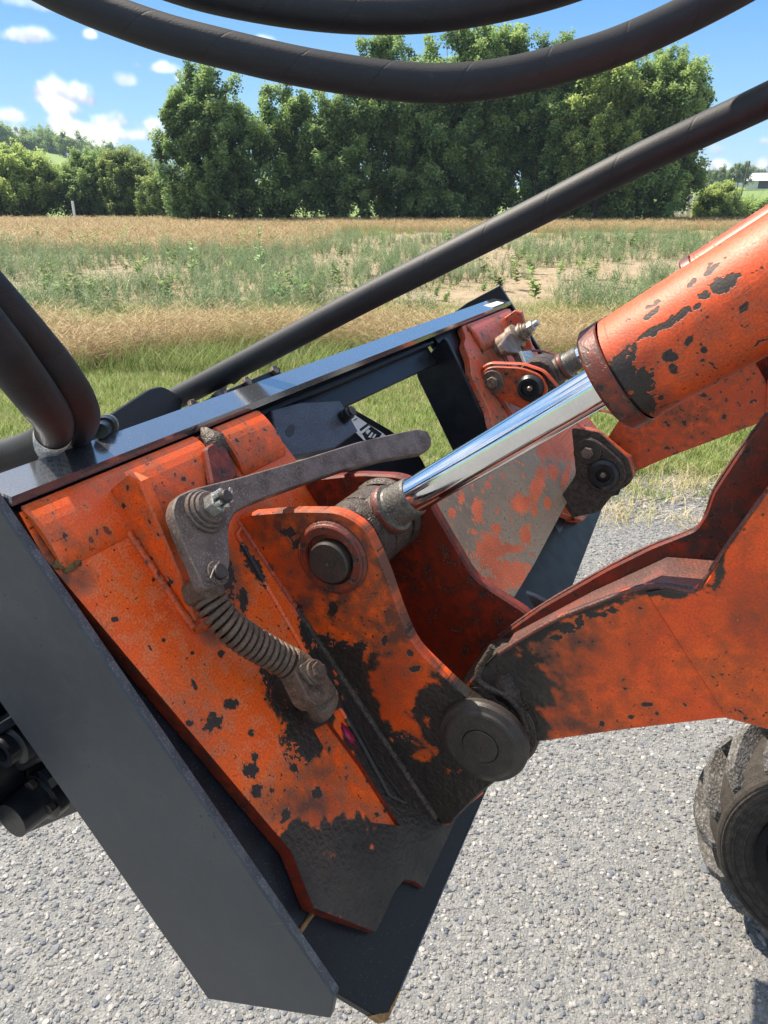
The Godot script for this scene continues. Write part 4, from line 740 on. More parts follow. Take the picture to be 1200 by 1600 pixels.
	part(lv, "pivot_spacer", turned(at(0.1, 0.0695, 0.0), Vector3(0, 0, 1), [[0, 0.0135], [0.006, 0.0135], [0.006, 0.0105], [0.038, 0.0105], [0.0385, 0.0165], [0.045, 0.0165]], 36), M.muck)
	for w in [[0.055, 0.0172], [0.0583, 0.0148], [0.0616, 0.0125]]:
		part(lv, "washer", turned(at(0.1, 0.0695, w[0] + 0.0001), Vector3(0, 0, 1), [[0, w[1]], [0.0022, w[1]], [0.0029, w[1] - 0.0008], [0.0029, 0.004]], 40), M.lever)
	var nut := part(lv, "castle_nut", hexnut(at(0.1, 0.0695, 0.065), Vector3(0, 0, 1), 0.0088, 0.010, 0.25), M.steel)
	for k in 6:
		var an := TAU * (k + 0.5) / 6.0 + 0.25
		var c := at(0.1 + 0.0058 * cos(an), 0.0695 + 0.0058 * sin(an), 0.075)
		part(nut, "castle_lug", turned(c, Vector3(0, 0, 1), [[0, 0.0021], [0.0042, 0.0019], [0.0046, 0.0012], [0.0046, 0]], 10), M.steel)
	part(lv, "pivot_bolt", turned(at(0.1, 0.0695, 0.074), Vector3(0, 0, 1), [[0, 0.0048], [0.0085, 0.0048], [0.0095, 0.004], [0.0095, 0]], 24), M.pin)
	part(lv, "cotter_pin", tube(Shape.new(), spline([at(0.0925, 0.0715, 0.0775), at(0.1075, 0.068, 0.0775), at(0.1105, 0.0655, 0.0785), at(0.1125, 0.067, 0.0775), at(0.1105, 0.0695, 0.0765), at(0.1075, 0.069, 0.0768), at(0.1, 0.073, 0.0765), at(0.094, 0.0775, 0.076)], 6), 0.0007, 8).mesh(), M.steel)
	var pv := Vector2(0.0768, 0.1118)
	part(lv, "spring_pin", turned(at(pv.x, pv.y, 0.02), Vector3(0, 0, 1), [[0, 0.0058], [0.0395, 0.0058], [0.0405, 0.005], [0.0405, 0.0]], 24), M.pin)
	part(lv, "washer", turned(at(pv.x, pv.y, 0.0551), Vector3(0, 0, 1), [[0, 0.0092], [0.0012, 0.0092], [0.0016, 0.0085], [0.0016, 0.005]], 28), M.lever)
	part(lv, "cotter_pin", tube(Shape.new(), spline([at(pv.x - 0.0115, pv.y + 0.0005, 0.0585), at(pv.x - 0.004, pv.y - 0.0035, 0.0588), at(pv.x + 0.005, pv.y - 0.006, 0.0588)], 5), 0.0007, 8).mesh(), M.lever)
	part(lv, "cotter_pin", tube(Shape.new(), spline([at(pv.x - 0.004, pv.y + 0.0065, 0.0575), at(pv.x - 0.0075, pv.y + 0.0045, 0.0585), at(pv.x - 0.0065, pv.y + 0.0075, 0.0585), at(pv.x - 0.003, pv.y + 0.0085, 0.0575)], 5), 0.0008, 8).mesh(), M.lever)
	part(lv, "spring_yoke", slab("n", round_poly(PackedVector2Array([Vector2(0.0704, 0.1059), Vector2(0.0823, 0.1057), Vector2(0.0913, 0.1174), Vector2(0.0860, 0.1266), Vector2(0.0732, 0.1266), Vector2(0.0654, 0.1181)]), 0.004), 0.02, 0.0435, 0.002), M.spring)
	var core := spline([at(0.0799, 0.1195, 0.0310), at(0.0781, 0.1365, 0.0310), at(0.0822, 0.1540, 0.0310), at(0.0933, 0.1749, 0.0310), at(0.1100, 0.2003, 0.0310)], 24)
	var s1: Vector3 = core[-1]
	var dir: Vector3 = (core[-1] - core[-8]).normalized()
	var helix := []
	var turns := 17.0
	var along := 0.0
	var reach := 0.0
	for i in core.size() - 1: reach += core[i].distance_to(core[i + 1])
	var side := Vector3(0, 0, 1)
	for i in core.size() - 1:
		var d: Vector3 = (core[i + 1] - core[i])
		var x := (side - d.normalized() * side.dot(d.normalized())).normalized()
		var y := d.normalized().cross(x)
		for k in 5:
			var a := (along + d.length() * k / 5.0) / reach * turns * TAU
			helix.append(core[i] + d * k / 5.0 + (x * cos(a) + y * sin(a)) * 0.0106)
		along += d.length()
	part(lv, "spring", tube(Shape.new(), helix, 0.0023, 10).mesh(), M.spring)
	part(lv, "spring_rod", tube(Shape.new(), core, 0.0068, 16).mesh(), M.muck)
	part(lv, "spring_socket", turned(s1, dir, [[-0.001, 0.006], [-0.001, 0.0132], [0.012, 0.0126], [0.014, 0.0118], [0.022, 0.011], [0.022, 0.0]], 28), M.spring)
	var clevis := part(lv, "clevis", slab("n", round_poly(PackedVector2Array([Vector2(0.1011, 0.2053), Vector2(0.1231, 0.2058), Vector2(0.1294, 0.2145), Vector2(0.1286, 0.2408), Vector2(0.1173, 0.2418), Vector2(0.1010, 0.2369), Vector2(0.0970, 0.2284)]), 0.002), 0.022, 0.040, 0.001), M.spring)
	part(clevis, "clevis_plate", slab("n", round_poly(PackedVector2Array([Vector2(0.1029, 0.2035), Vector2(0.1208, 0.2061), Vector2(0.1243, 0.2263), Vector2(0.1184, 0.2298), Vector2(0.1040, 0.2217)]), 0.004), 0.0402, 0.0445, 0.001), M.spring)
	part(clevis, "bolt_head", hexnut((at(0.1158, 0.2168, 0.0446)), Vector3(0, 0, 1), 0.0068, 0.005, 0.4), M.spring)
	part(clevis, "washer", turned((at(0.1149, 0.2168, 0.0446)), Vector3(0, 0, 1), [[0, 0.0098], [0.0012, 0.0098], [0.0016, 0.009], [0.0016, 0.004]], 28), M.spring)
	part(clevis, "wedge_foot", turned((at(0.1244, 0.2439, 0.0220)), -dir, [[-0.004, 0.0], [-0.004, 0.0148], [0.0015, 0.0152], [0.003, 0.0142], [0.006, 0.0118], [0.014, 0.0105], [0.014, 0]], 32), M.spring)
	part(clevis, "caked_dirt", lump((at(0.1577, 0.2555, 0.0030)), Vector3(0.010, 0.009, 0.003), 17, 0.35), M.muck)
	part(plate, "paint_smear", lump((at(0.1509, 0.2879, 0.0000)), Vector3(0.0035, 0.0115, 0.0022), 23, 0.55), M.magenta, "magenta smear of marking paint").transform = Transform3D(Basis(), Vector3.ZERO)
	# the sheet between the two halves
	part(t, "cross_sheet", slab("n", PackedVector2Array([Vector2(0.4173, 0.1748), Vector2(0.5390, 0.1722), Vector2(0.7714, 0.1937), Vector2(1.1491, 0.2261), Vector2(1.1618, 0.2910), Vector2(0.9233, 0.3209), Vector2(0.7603, 0.3294), Vector2(0.6110, 0.3385), Vector2(0.5176, 0.3412), Vector2(0.4833, 0.3167), Vector2(0.4553, 0.2842), Vector2(0.4534, 0.2163)]), -0.002, 0.006, 0.0012, Rect2(0.4, 0.05, 0.55, 0.34)), M.sheet)
	# far half
	part(t, "mounting_plate", slab("n", round_poly(PackedVector2Array([Vector2(0.8658, 0.001), Vector2(0.858, 0.020), Vector2(0.8323, 0.03), Vector2(0.8198, 0.055), Vector2(0.79, 0.078), Vector2(0.784, 0.109), Vector2(0.779, 0.135), Vector2(0.762, 0.152), Vector2(0.74, 0.2), Vector2(0.74, 0.29), Vector2(0.86, 0.37), Vector2(1.09, 0.385), Vector2(1.118, 0.34), Vector2(1.118, 0.0035)]), 0.006, 3), -0.0125, 0.0, 0.0012), M.orange_pale, "far mounting plate, pale and scuffed along its edge")
	part(t, "hook_bar", slab("u", arc, 0.88, 1.095, 0.002), M.orange_pale)
	part(t, "gusset_rib", slab("u", rib, 1.04, 1.05, 0.0016), M.orange_pale)
	var ear3 := round_poly(PackedVector2Array([Vector2(0.074, -0.0005), Vector2(0.0736, 0.0186), Vector2(0.1044, 0.0640), Vector2(0.1300, 0.0849), Vector2(0.1569, 0.0898), Vector2(0.1756, 0.0906), Vector2(0.2318, 0.0851), Vector2(0.2480, 0.1053), Vector2(0.3097, 0.1260), Vector2(0.3374, 0.1162), Vector2(0.3448, 0.0803), Vector2(0.3615, 0.0399), Vector2(0.3476, -0.0160), Vector2(0.36, -0.0005)]), 0.008, 4)
	ears(t, ear3, 0.83, 0.842, M.orange_worn, Rect2(0, 0, 1, 1))
	ears(t, ear3, 0.945, 0.957, M.orange_dark, Rect2(0, 0, 1, 1))
	var keeper := round_poly(PackedVector2Array([Vector2(0.0863, -0.0047), Vector2(0.0794, 0.0125), Vector2(0.0835, 0.0247), Vector2(0.1082, 0.0605), Vector2(0.1328, 0.0798), Vector2(0.1552, 0.0793), Vector2(0.1734, 0.0620), Vector2(0.1740, 0.0416), Vector2(0.1612, 0.0259), Vector2(0.1233, 0.0017), Vector2(0.1068, -0.0098)]), 0.010, 4)
	var kp := part(t, "pin_keeper", slab("u", keeper, 0.823, 0.8295, 0.0012), M.orange_worn)
	part(kp, "washer", turned((at(0.8230, 0.1030, 0.0103)), Vector3(-1, 0, 0), [[0, 0.0185], [0.002, 0.0185], [0.0028, 0.0175], [0.0028, 0.005]], 32), M.lever)
	part(kp, "bolt_head", hexnut((at(0.8201, 0.1030, 0.0114)), Vector3(-1, 0, 0), 0.0092, 0.006, 0.2), M.zinc)
	part(kp, "pin", turned((at(0.8230, 0.1416, 0.0563)), Vector3(-1, 0, 0), [[0, 0.021], [0.004, 0.0205], [0.008, 0.018], [0.010, 0.0165], [0.010, 0.0125], [0.004, 0.0115], [0.003, 0.0]], 36), M.cast)
	part(kp, "grease_nipple", turned((at(0.8190, 0.1415, 0.0578)), Vector3(-1, 0, 0), [[0, 0.0045], [0.007, 0.004], [0.009, 0.0025], [0.009, 0.0]], 16), M.zinc)
	var low_keeper := round_poly(PackedVector2Array([Vector2(0.2582, 0.0585), Vector2(0.2483, 0.0759), Vector2(0.2503, 0.0916), Vector2(0.2655, 0.1022), Vector2(0.3097, 0.1161), Vector2(0.3317, 0.1085), Vector2(0.3426, 0.0857), Vector2(0.3360, 0.0620), Vector2(0.3127, 0.0512), Vector2(0.2846, 0.0536)]), 0.010, 4)
	var lk := part(t, "pin_keeper", slab("u", low_keeper, 0.821, 0.8295, 0.0012), M.muck)
	part(lk, "greasy_plate", slab("u", round_poly(PackedVector2Array([Vector2(0.2258, 0.0756), Vector2(0.2509, 0.1072), Vector2(0.3081, 0.1240), Vector2(0.3366, 0.1159), Vector2(0.3445, 0.0808), Vector2(0.3617, 0.0414), Vector2(0.3473, -0.0130), Vector2(0.3302, -0.0204), Vector2(0.3089, 0.0086), Vector2(0.2915, 0.0429)]), 0.006, 3), 0.8275, 0.8299, 0.0008), M.muck)
	part(lk, "washer", turned((at(0.8210, 0.2688, 0.0804)), Vector3(-1, 0, 0), [[0, 0.0195], [0.002, 0.0195], [0.0028, 0.0185], [0.0028, 0.005]], 32), M.pin)
	part(lk, "bolt_head", hexnut((at(0.8181, 0.2696, 0.0795)), Vector3(-1, 0, 0), 0.0095, 0.006, 0.5), M.lever)
	part(lk, "pin", turned((at(0.8210, 0.3108, 0.0816)), Vector3(-1, 0, 0), [[0, 0.024], [0.004, 0.023], [0.007, 0.018], [0.007, 0.011], [0.001, 0.010], [0.001, 0.0]], 36), M.cast)
	part(lk, "grease_nipple", turned((at(0.8190, 0.3105, 0.0822)), Vector3(-1, 0, 0), [[0, 0.0045], [0.006, 0.004], [0.008, 0.0025], [0.008, 0.0]], 16), M.zinc)
	part(t, "lower_keeper_strip", slab("u", PackedVector2Array([Vector2(0.2341, 0.0850), Vector2(0.2327, 0.0904), Vector2(0.2630, 0.1032), Vector2(0.3103, 0.1242), Vector2(0.3307, 0.1197), Vector2(0.3342, 0.1113), Vector2(0.3101, 0.1135), Vector2(0.2689, 0.0975)]), 0.8425, 0.850, 0.0008), M.lever)
	var fl := part(t, "locking_lever", turned(at(0.945, 0.061, 0.0), Vector3(0, 0, 1), [[0, 0.018], [0.03, 0.018], [0.031, 0.0215], [0.042, 0.0215], [0.0435, 0.0195], [0.047, 0.0145], [0.0515, 0.0145], [0.052, 0.0165], [0.0548, 0.0165], [0.0553, 0.0135], [0.058, 0.0135], [0.0585, 0.011], [0.0635, 0.011], [0.0635, 0.0]], 32), M.zinc, "far locking lever with rusty pivot washers")
	part(fl, "pivot_nut", hexnut(at(0.945, 0.061, 0.0637), Vector3(0, 0, 1), 0.0092, 0.010, 0.1), M.steel)
	part(fl, "pivot_bolt", turned(at(0.945, 0.061, 0.076), Vector3(0, 0, 1), [[-0.003, 0.0048], [0.006, 0.0048], [0.007, 0.004], [0.007, 0]], 18), M.steel)
	part(fl, "lever_plate", slab("n", round_poly(PackedVector2Array([Vector2(0.8503, 0.0594), Vector2(0.9061, 0.0506), Vector2(0.9383, 0.0661), Vector2(0.9138, 0.0812), Vector2(0.9177, 0.0966), Vector2(0.9618, 0.1057), Vector2(0.9477, 0.1228), Vector2(0.9169, 0.1284), Vector2(0.8811, 0.1083), Vector2(0.8876, 0.0857), Vector2(0.8459, 0.0749)]), 0.004), 0.036, 0.046, 0.0012), M.lever)
	part(fl, "lever_tip", slab("n", PackedVector2Array([Vector2(0.8882, 0.0854), Vector2(0.9326, 0.0930), Vector2(0.9359, 0.1209), Vector2(0.9063, 0.1278), Vector2(0.8774, 0.1082)]), 0.0465, 0.052, 0.0012), M.steel)

func cylinder(t: Node3D, u0: float, v0: float, bar: Material, pv: float, pn: float) -> void:
	var z := Vector3(0, 0, 1)
	part(t, "rod_eye", turned(at(u0 - 0.030, pv, pn), Vector3(1, 0, 0), [[0, 0.018], [0, 0.031], [0.002, 0.033], [0.02, 0.034], [0.022, 0.030], [0.024, 0.034], [0.056, 0.034], [0.058, 0.032], [0.06, 0.031], [0.06, 0.018]], 44), M.muck)
	part(t, "rod_collar", turned(at(u0, v0, 0), z, [[pn, 0.020], [0.093, 0.0195], [0.094, 0.0215], [0.1025, 0.0215], [0.1035, 0.0185], [0.106, 0.0178], [0.124, 0.0172], [0.126, 0.0162], [0.126, 0.014]], 40), M.collar)
	part(t, "weld_ring", turned(at(u0, v0, 0), z, [[0.0945, 0.0215], [0.097, 0.0228], [0.1005, 0.0224], [0.1025, 0.0214]], 40), M.gland)
	part(t, "chrome_rod", turned(at(u0, v0, 0), z, [[0.125, 0.0152], [0.34, 0.0152]], 64), M.chrome)
	part(t, "rod_seal", turned(at(u0, v0, 0), z, [[0.3095, 0.0152], [0.3095, 0.021], [0.3125, 0.0215]], 40), M.cast)
	part(t, "gland_ring", turned(at(u0, v0, 0), z, [[0.311, 0.02], [0.311, 0.0375], [0.3135, 0.0398], [0.3255, 0.0398], [0.3265, 0.039]], 64), M.gland)
	part(t, "barrel", turned(at(u0, v0, 0) - z * 0.0, z, [[0.326, 0.036], [0.3275, 0.036], [0.3285, 0.0392], [0.333, 0.0392], [0.334, 0.0388], [0.86, 0.0388], [0.865, 0.036], [0.865, 0]], 72, 1.0), bar)

func build_loader() -> void:
	var whole := thing("loader", "orange loader whose two arms, tilt cylinders and lugged tyre come in from the right", "loader", at(0.56, 0.33, 0.4))
	var c := section(whole, "tilt_cylinder", "near tilt cylinder with bright chrome rod and thick chipped orange barrel")
	cylinder(c, 0.245, 0.1485, M.barrel, 0.1535, 0.0635)
	var d := section(whole, "tilt_cylinder", "far tilt cylinder, mostly hidden behind the near orange barrel")
	cylinder(d, 0.888, 0.1435, M.barrel_far, 0.139, 0.057)
	# near arm
	var a := section(whole, "loader_arm", "near orange arm, greasy at its lower pin")
	var rect := Rect2(0.1, 0.05, 0.38, 0.4)
	var wall := PackedVector2Array([Vector2(0.2877, 0.1363), Vector2(0.2817, 0.1772), Vector2(0.2797, 0.2046), Vector2(0.2807, 0.2422), Vector2(0.2823, 0.2669), Vector2(0.2885, 0.2830), Vector2(0.2987, 0.2963), Vector2(0.2981, 0.3022), Vector2(0.2830, 0.3253), Vector2(0.2554, 0.3716), Vector2(0.19, 0.47), Vector2(-0.05, 0.8), Vector2(0.08, 0.92), Vector2(0.33, 0.62), Vector2(0.435, 0.36), Vector2(0.4123, 0.2905), Vector2(0.3953, 0.2695), Vector2(0.3818, 0.1983), Vector2(0.3686, 0.1181), Vector2(0.375, 0.075), Vector2(0.345, 0.055), Vector2(0.31, 0.075)])
	part(a, "side_plate", slab("u", round_poly(wall, 0.004, 2), 0.2, 0.208, 0.0012, rect), M.arm)
	part(a, "side_plate_overlay", slab("u", PackedVector2Array([Vector2(0.2868, 0.2695), Vector2(0.2894, 0.2826), Vector2(0.2996, 0.2959), Vector2(0.2998, 0.3023), Vector2(0.2846, 0.3254), Vector2(0.2566, 0.3710), Vector2(0.19, 0.475), Vector2(-0.04, 0.8), Vector2(0.08, 0.91), Vector2(0.33, 0.618), Vector2(0.433, 0.36), Vector2(0.4107, 0.2913), Vector2(0.3944, 0.2705)]), 0.1975, 0.1999, 0.0008, rect), M.arm)
	part(a, "top_edge", tube(Shape.new(), spline([at(0.2000, 0.2883, 0.1378), at(0.2000, 0.2822, 0.1769), at(0.2000, 0.2802, 0.2043), at(0.2000, 0.2811, 0.2420), at(0.2000, 0.2828, 0.2667), at(0.2000, 0.2889, 0.2828), at(0.2000, 0.2994, 0.2968), at(0.2000, 0.2985, 0.3029), at(0.2000, 0.2832, 0.3257), at(0.2000, 0.2558, 0.3715)], 4), 0.0018, 8, 0.15).mesh(), M.channel)
	var far_wall := PackedVector2Array([Vector2(0.3030, 0.0953), Vector2(0.2926, 0.1516), Vector2(0.2853, 0.2204), Vector2(0.2833, 0.2625), Vector2(0.2848, 0.2988), Vector2(0.2775, 0.3112), Vector2(0.2641, 0.3246), Vector2(0.2458, 0.3538), Vector2(0.2298, 0.3833), Vector2(0.16, 0.48), Vector2(-0.06, 0.8), Vector2(0.08, 0.92), Vector2(0.33, 0.62), Vector2(0.42, 0.30), Vector2(0.385, 0.2), Vector2(0.38, 0.1), Vector2(0.345, 0.055)])
	part(a, "side_plate", slab("u", round_poly(far_wall, 0.004, 2), 0.280, 0.288, 0.0012), M.arm_inside)
	part(a, "top_edge", tube(Shape.new(), spline([at(0.2860, 0.3029, 0.0961), at(0.2860, 0.2926, 0.1523), at(0.2860, 0.2852, 0.2209), at(0.2860, 0.2832, 0.2629), at(0.2860, 0.2847, 0.2991), at(0.2860, 0.2769, 0.3117), at(0.2860, 0.2635, 0.3251), at(0.2860, 0.2453, 0.3541), at(0.2860, 0.2294, 0.3836)], 4), 0.0016, 8, 0.15).mesh(), M.channel)
	var floor_poly := PackedVector2Array([Vector2(0.304, 0.115), Vector2(0.297, 0.20), Vector2(0.295, 0.27), Vector2(0.313, 0.302), Vector2(0.299, 0.335), Vector2(0.257, 0.40), Vector2(0.189, 0.50), Vector2(-0.041, 0.81), Vector2(-0.031, 0.82), Vector2(0.199, 0.51), Vector2(0.267, 0.405), Vector2(0.308, 0.342), Vector2(0.323, 0.304), Vector2(0.305, 0.272), Vector2(0.307, 0.20), Vector2(0.314, 0.115)])
	part(a, "web_plate", slab("u", floor_poly, 0.2082, 0.2798, 0.0), M.channel)
	part(a, "belly_plate", slab("u", PackedVector2Array([Vector2(0.366, 0.12), Vector2(0.379, 0.198), Vector2(0.392, 0.268), Vector2(0.41, 0.30), Vector2(0.402, 0.302), Vector2(0.384, 0.27), Vector2(0.371, 0.2), Vector2(0.358, 0.12)]), 0.2082, 0.2798, 0.0), M.arm_inside)
	part(a, "pin_bushing", turned(at(0.2, 0.3445, 0.0925), Vector3(1, 0, 0), [[-0.0008, 0.02], [-0.0008, 0.0385], [0.002, 0.0405], [0.086, 0.0405], [0.089, 0.038], [0.089, 0.02]], 48), M.muck)
	part(a, "greasy_collar", tube(Shape.new(), spline([at(0.2000, 0.2808, 0.1377), at(0.2000, 0.2919, 0.1185), at(0.2000, 0.3012, 0.1095), at(0.2000, 0.3122, 0.1133), at(0.2000, 0.3220, 0.1230), at(0.2000, 0.3388, 0.1260), at(0.2000, 0.3562, 0.1210)], 6), 0.0032, 10, 0.18).mesh(), M.muck)
	part(a, "caked_grease", lump((at(0.2000, 0.3229, 0.1256)), Vector3(0.002, 0.018, 0.012), 53, 0.4), M.muck)
	# far arm
	var f := section(whole, "loader_arm", "far orange arm seen under the barrel beyond the chrome rod")
	var fp := PackedVector2Array([Vector2(0.2835, 0.0779), Vector2(0.2630, 0.1185), Vector2(0.225, 0.19), Vector2(0.225, 0.33), Vector2(0.2922, 0.3293), Vector2(0.3107, 0.3287), Vector2(0.3592, 0.3090), Vector2(0.3497, 0.2262), Vector2(0.3417, 0.1593), Vector2(0.3392, 0.1013), Vector2(0.3449, 0.0697)])
	part(f, "side_plate", slab("u", round_poly(fp, 0.006, 3), 0.87, 0.878, 0.0015), M.orange_worn)
	part(f, "side_plate", slab("u", round_poly(PackedVector2Array([Vector2(0.31, 0.33), Vector2(0.362, 0.3), Vector2(0.45, 0.36), Vector2(0.33, 0.62), Vector2(0.08, 0.92), Vector2(-0.05, 0.8), Vector2(0.19, 0.47), Vector2(0.27, 0.372)]), 0.006, 3), 0.866, 0.8695, 0.0015), M.orange_worn)
	part(f, "side_plate", slab("u", round_poly(PackedVector2Array([Vector2(0.28, 0.08), Vector2(0.24, 0.28), Vector2(0.27, 0.36), Vector2(0.19, 0.47), Vector2(-0.05, 0.8), Vector2(0.08, 0.92), Vector2(0.33, 0.62), Vector2(0.45, 0.36), Vector2(0.36, 0.3), Vector2(0.345, 0.1)]), 0.006, 3), 0.918, 0.926, 0.0015), M.orange_dark)
	part(f, "pin_bushing", turned(at(0.862, 0.318, 0.083), Vector3(1, 0, 0), [[0, 0.018], [0, 0.034], [0.07, 0.034], [0.07, 0.018]], 36), M.muck)
	build_wheel(whole)

func hose(called_label: String, pts: Array, radius: float, sd: int, scuffs := []) -> Node3D:
	var line := spline(pts, 12)
	var length := 0.0
	for i in line.size() - 1: length += line[i].distance_to(line[i + 1])
	var h := thing("hydraulic_hose", called_label, "hydraulic hose", pts[pts.size() / 2], "black hydraulic hoses")
	part(h, "rubber_cover", tube(Shape.new(), line, radius, 36, 0.0).mesh(), hose_coat(length, sd, scuffs))
	return h

func build_hoses() -> void:
	hose("black rubber hose cropped by the top of the photo, highest of all", [at(0.1710, -0.4488, 0.1070), at(0.1935, -0.3543, 0.1517), at(0.2185, -0.2733, 0.1986), at(0.2427, -0.2204, 0.2413), at(0.2722, -0.1728, 0.2913), at(0.3058, -0.1353, 0.3465), at(0.3491, -0.1064, 0.4153), at(0.3984, -0.0923, 0.4917), at(0.4597, -0.0923, 0.5845)], 0.0128, 301)
	hose("black rubber hose sagging across the trees with pale scuffs on its right half", [at(0.1505, -0.4538, 0.0936), at(0.1594, -0.3729, 0.1162), at(0.1671, -0.3256, 0.1331), at(0.1766, -0.2887, 0.1516), at(0.1936, -0.2400, 0.1829), at(0.2099, -0.2027, 0.2118), at(0.2343, -0.1523, 0.2544), at(0.2618, -0.1056, 0.3013), at(0.2841, -0.0794, 0.3381), at(0.3107, -0.0599, 0.3806), at(0.3408, -0.0453, 0.4279), at(0.3878, -0.0351, 0.5002), at(0.4294, -0.0339, 0.5634), at(0.4619, -0.0396, 0.6120)], 0.0128, 311,
		[[0.60, 0.62, 0.012, 0.0, 0.0, 0.06, 0.7], [0.635, 0.66, 0.022, 0.05, 0.0, 0.05, 1.0], [0.655, 0.60, 0.010, 0.03, 0.0, 0.04, 0.9], [0.68, 0.66, 0.018, -0.05, 0.0, 0.05, 1.0], [0.70, 0.6, 0.014, 0.04, 0.0, 0.05, 0.9], [0.73, 0.65, 0.02, 0.03, 0.0, 0.04, 0.8], [0.56, 0.58, 0.02, 0.0, 0.0, 0.05, 0.6], [0.45, 0.7, 0.015, 0.0, 0.0, 0.04, 0.5]])
	hose("black rubber hose running straight down from the right edge to behind the rail", [at(0.3663, 0.0553, 0.5687), at(0.3791, 0.0506, 0.5238), at(0.3863, 0.0413, 0.4791), at(0.3815, 0.0204, 0.3877), at(0.3776, 0.0050, 0.3073), at(0.3676, -0.0117, 0.2175), at(0.3644, -0.0306, 0.1195), at(0.3604, -0.0543, -0.0165), at(0.3562, -0.0687, -0.0972), at(0.3479, -0.0805, -0.1657), at(0.3359, -0.0878, -0.2393), at(0.3187, -0.0881, -0.3200)], 0.0125, 321)
	var d := hose("nearer of the two looped black hoses, with a white label band at its bend", [at(-0.0876, -0.0949, 0.1732), at(-0.0636, -0.0743, 0.1573), at(-0.0386, -0.0532, 0.1339), at(-0.0179, -0.0442, 0.1116), at(0.0060, -0.0360, 0.0852), at(0.0398, -0.0335, 0.0457), at(0.0730, -0.0388, -0.0047), at(0.0866, -0.0486, -0.0488), at(0.0930, -0.0639, -0.0954), at(0.0922, -0.0847, -0.1536), at(0.0845, -0.1128, -0.2229)], 0.0130, 331)
	var band := [at(0.0613, -0.0354, 0.0144), at(0.0724, -0.0379, -0.0037), at(0.0799, -0.0408, -0.0199), at(0.0841, -0.0434, -0.0320)]
	var lab := part(d, "label_band", tube(Shape.new(), spline(band, 6), 0.01312, 36, 0.0, false).mesh(), label_print(), "white label band with small grey print")
	hose("farther of the two looped black hoses, curving down onto the rail", [at(-0.0596, -0.1225, 0.1580), at(-0.0359, -0.0909, 0.1427), at(-0.0134, -0.0714, 0.1246), at(0.0088, -0.0612, 0.1047), at(0.0305, -0.0470, 0.0846), at(0.0579, -0.0380, 0.0544), at(0.0833, -0.0358, 0.0203), at(0.1106, -0.0416, -0.0298), at(0.1266, -0.0549, -0.0799), at(0.1365, -0.0739, -0.1398), at(0.1237, -0.0920, -0.1976)], 0.0130, 341)

func label_print() -> StandardMaterial3D:   # rows of tiny grey print on a white band
	var im := Image.create(64, 128, false, Image.FORMAT_RGB8)
	im.fill(Color8(214, 214, 212))
	var r := RandomNumberGenerator.new(); r.seed = 3
	for row in 6:
		for y in range(0, 128, 3):
			if r.randf() < 0.72: im.fill_rect(Rect2i(10 + row * 8, y, 4, 2), Color8(96, 96, 98))
	var m := StandardMaterial3D.new()
	m.albedo_texture = ImageTexture.create_from_image(im)
	m.roughness = 0.5
	m.uv1_scale = Vector3(1.0 / 0.036, 1, 1)
	return m

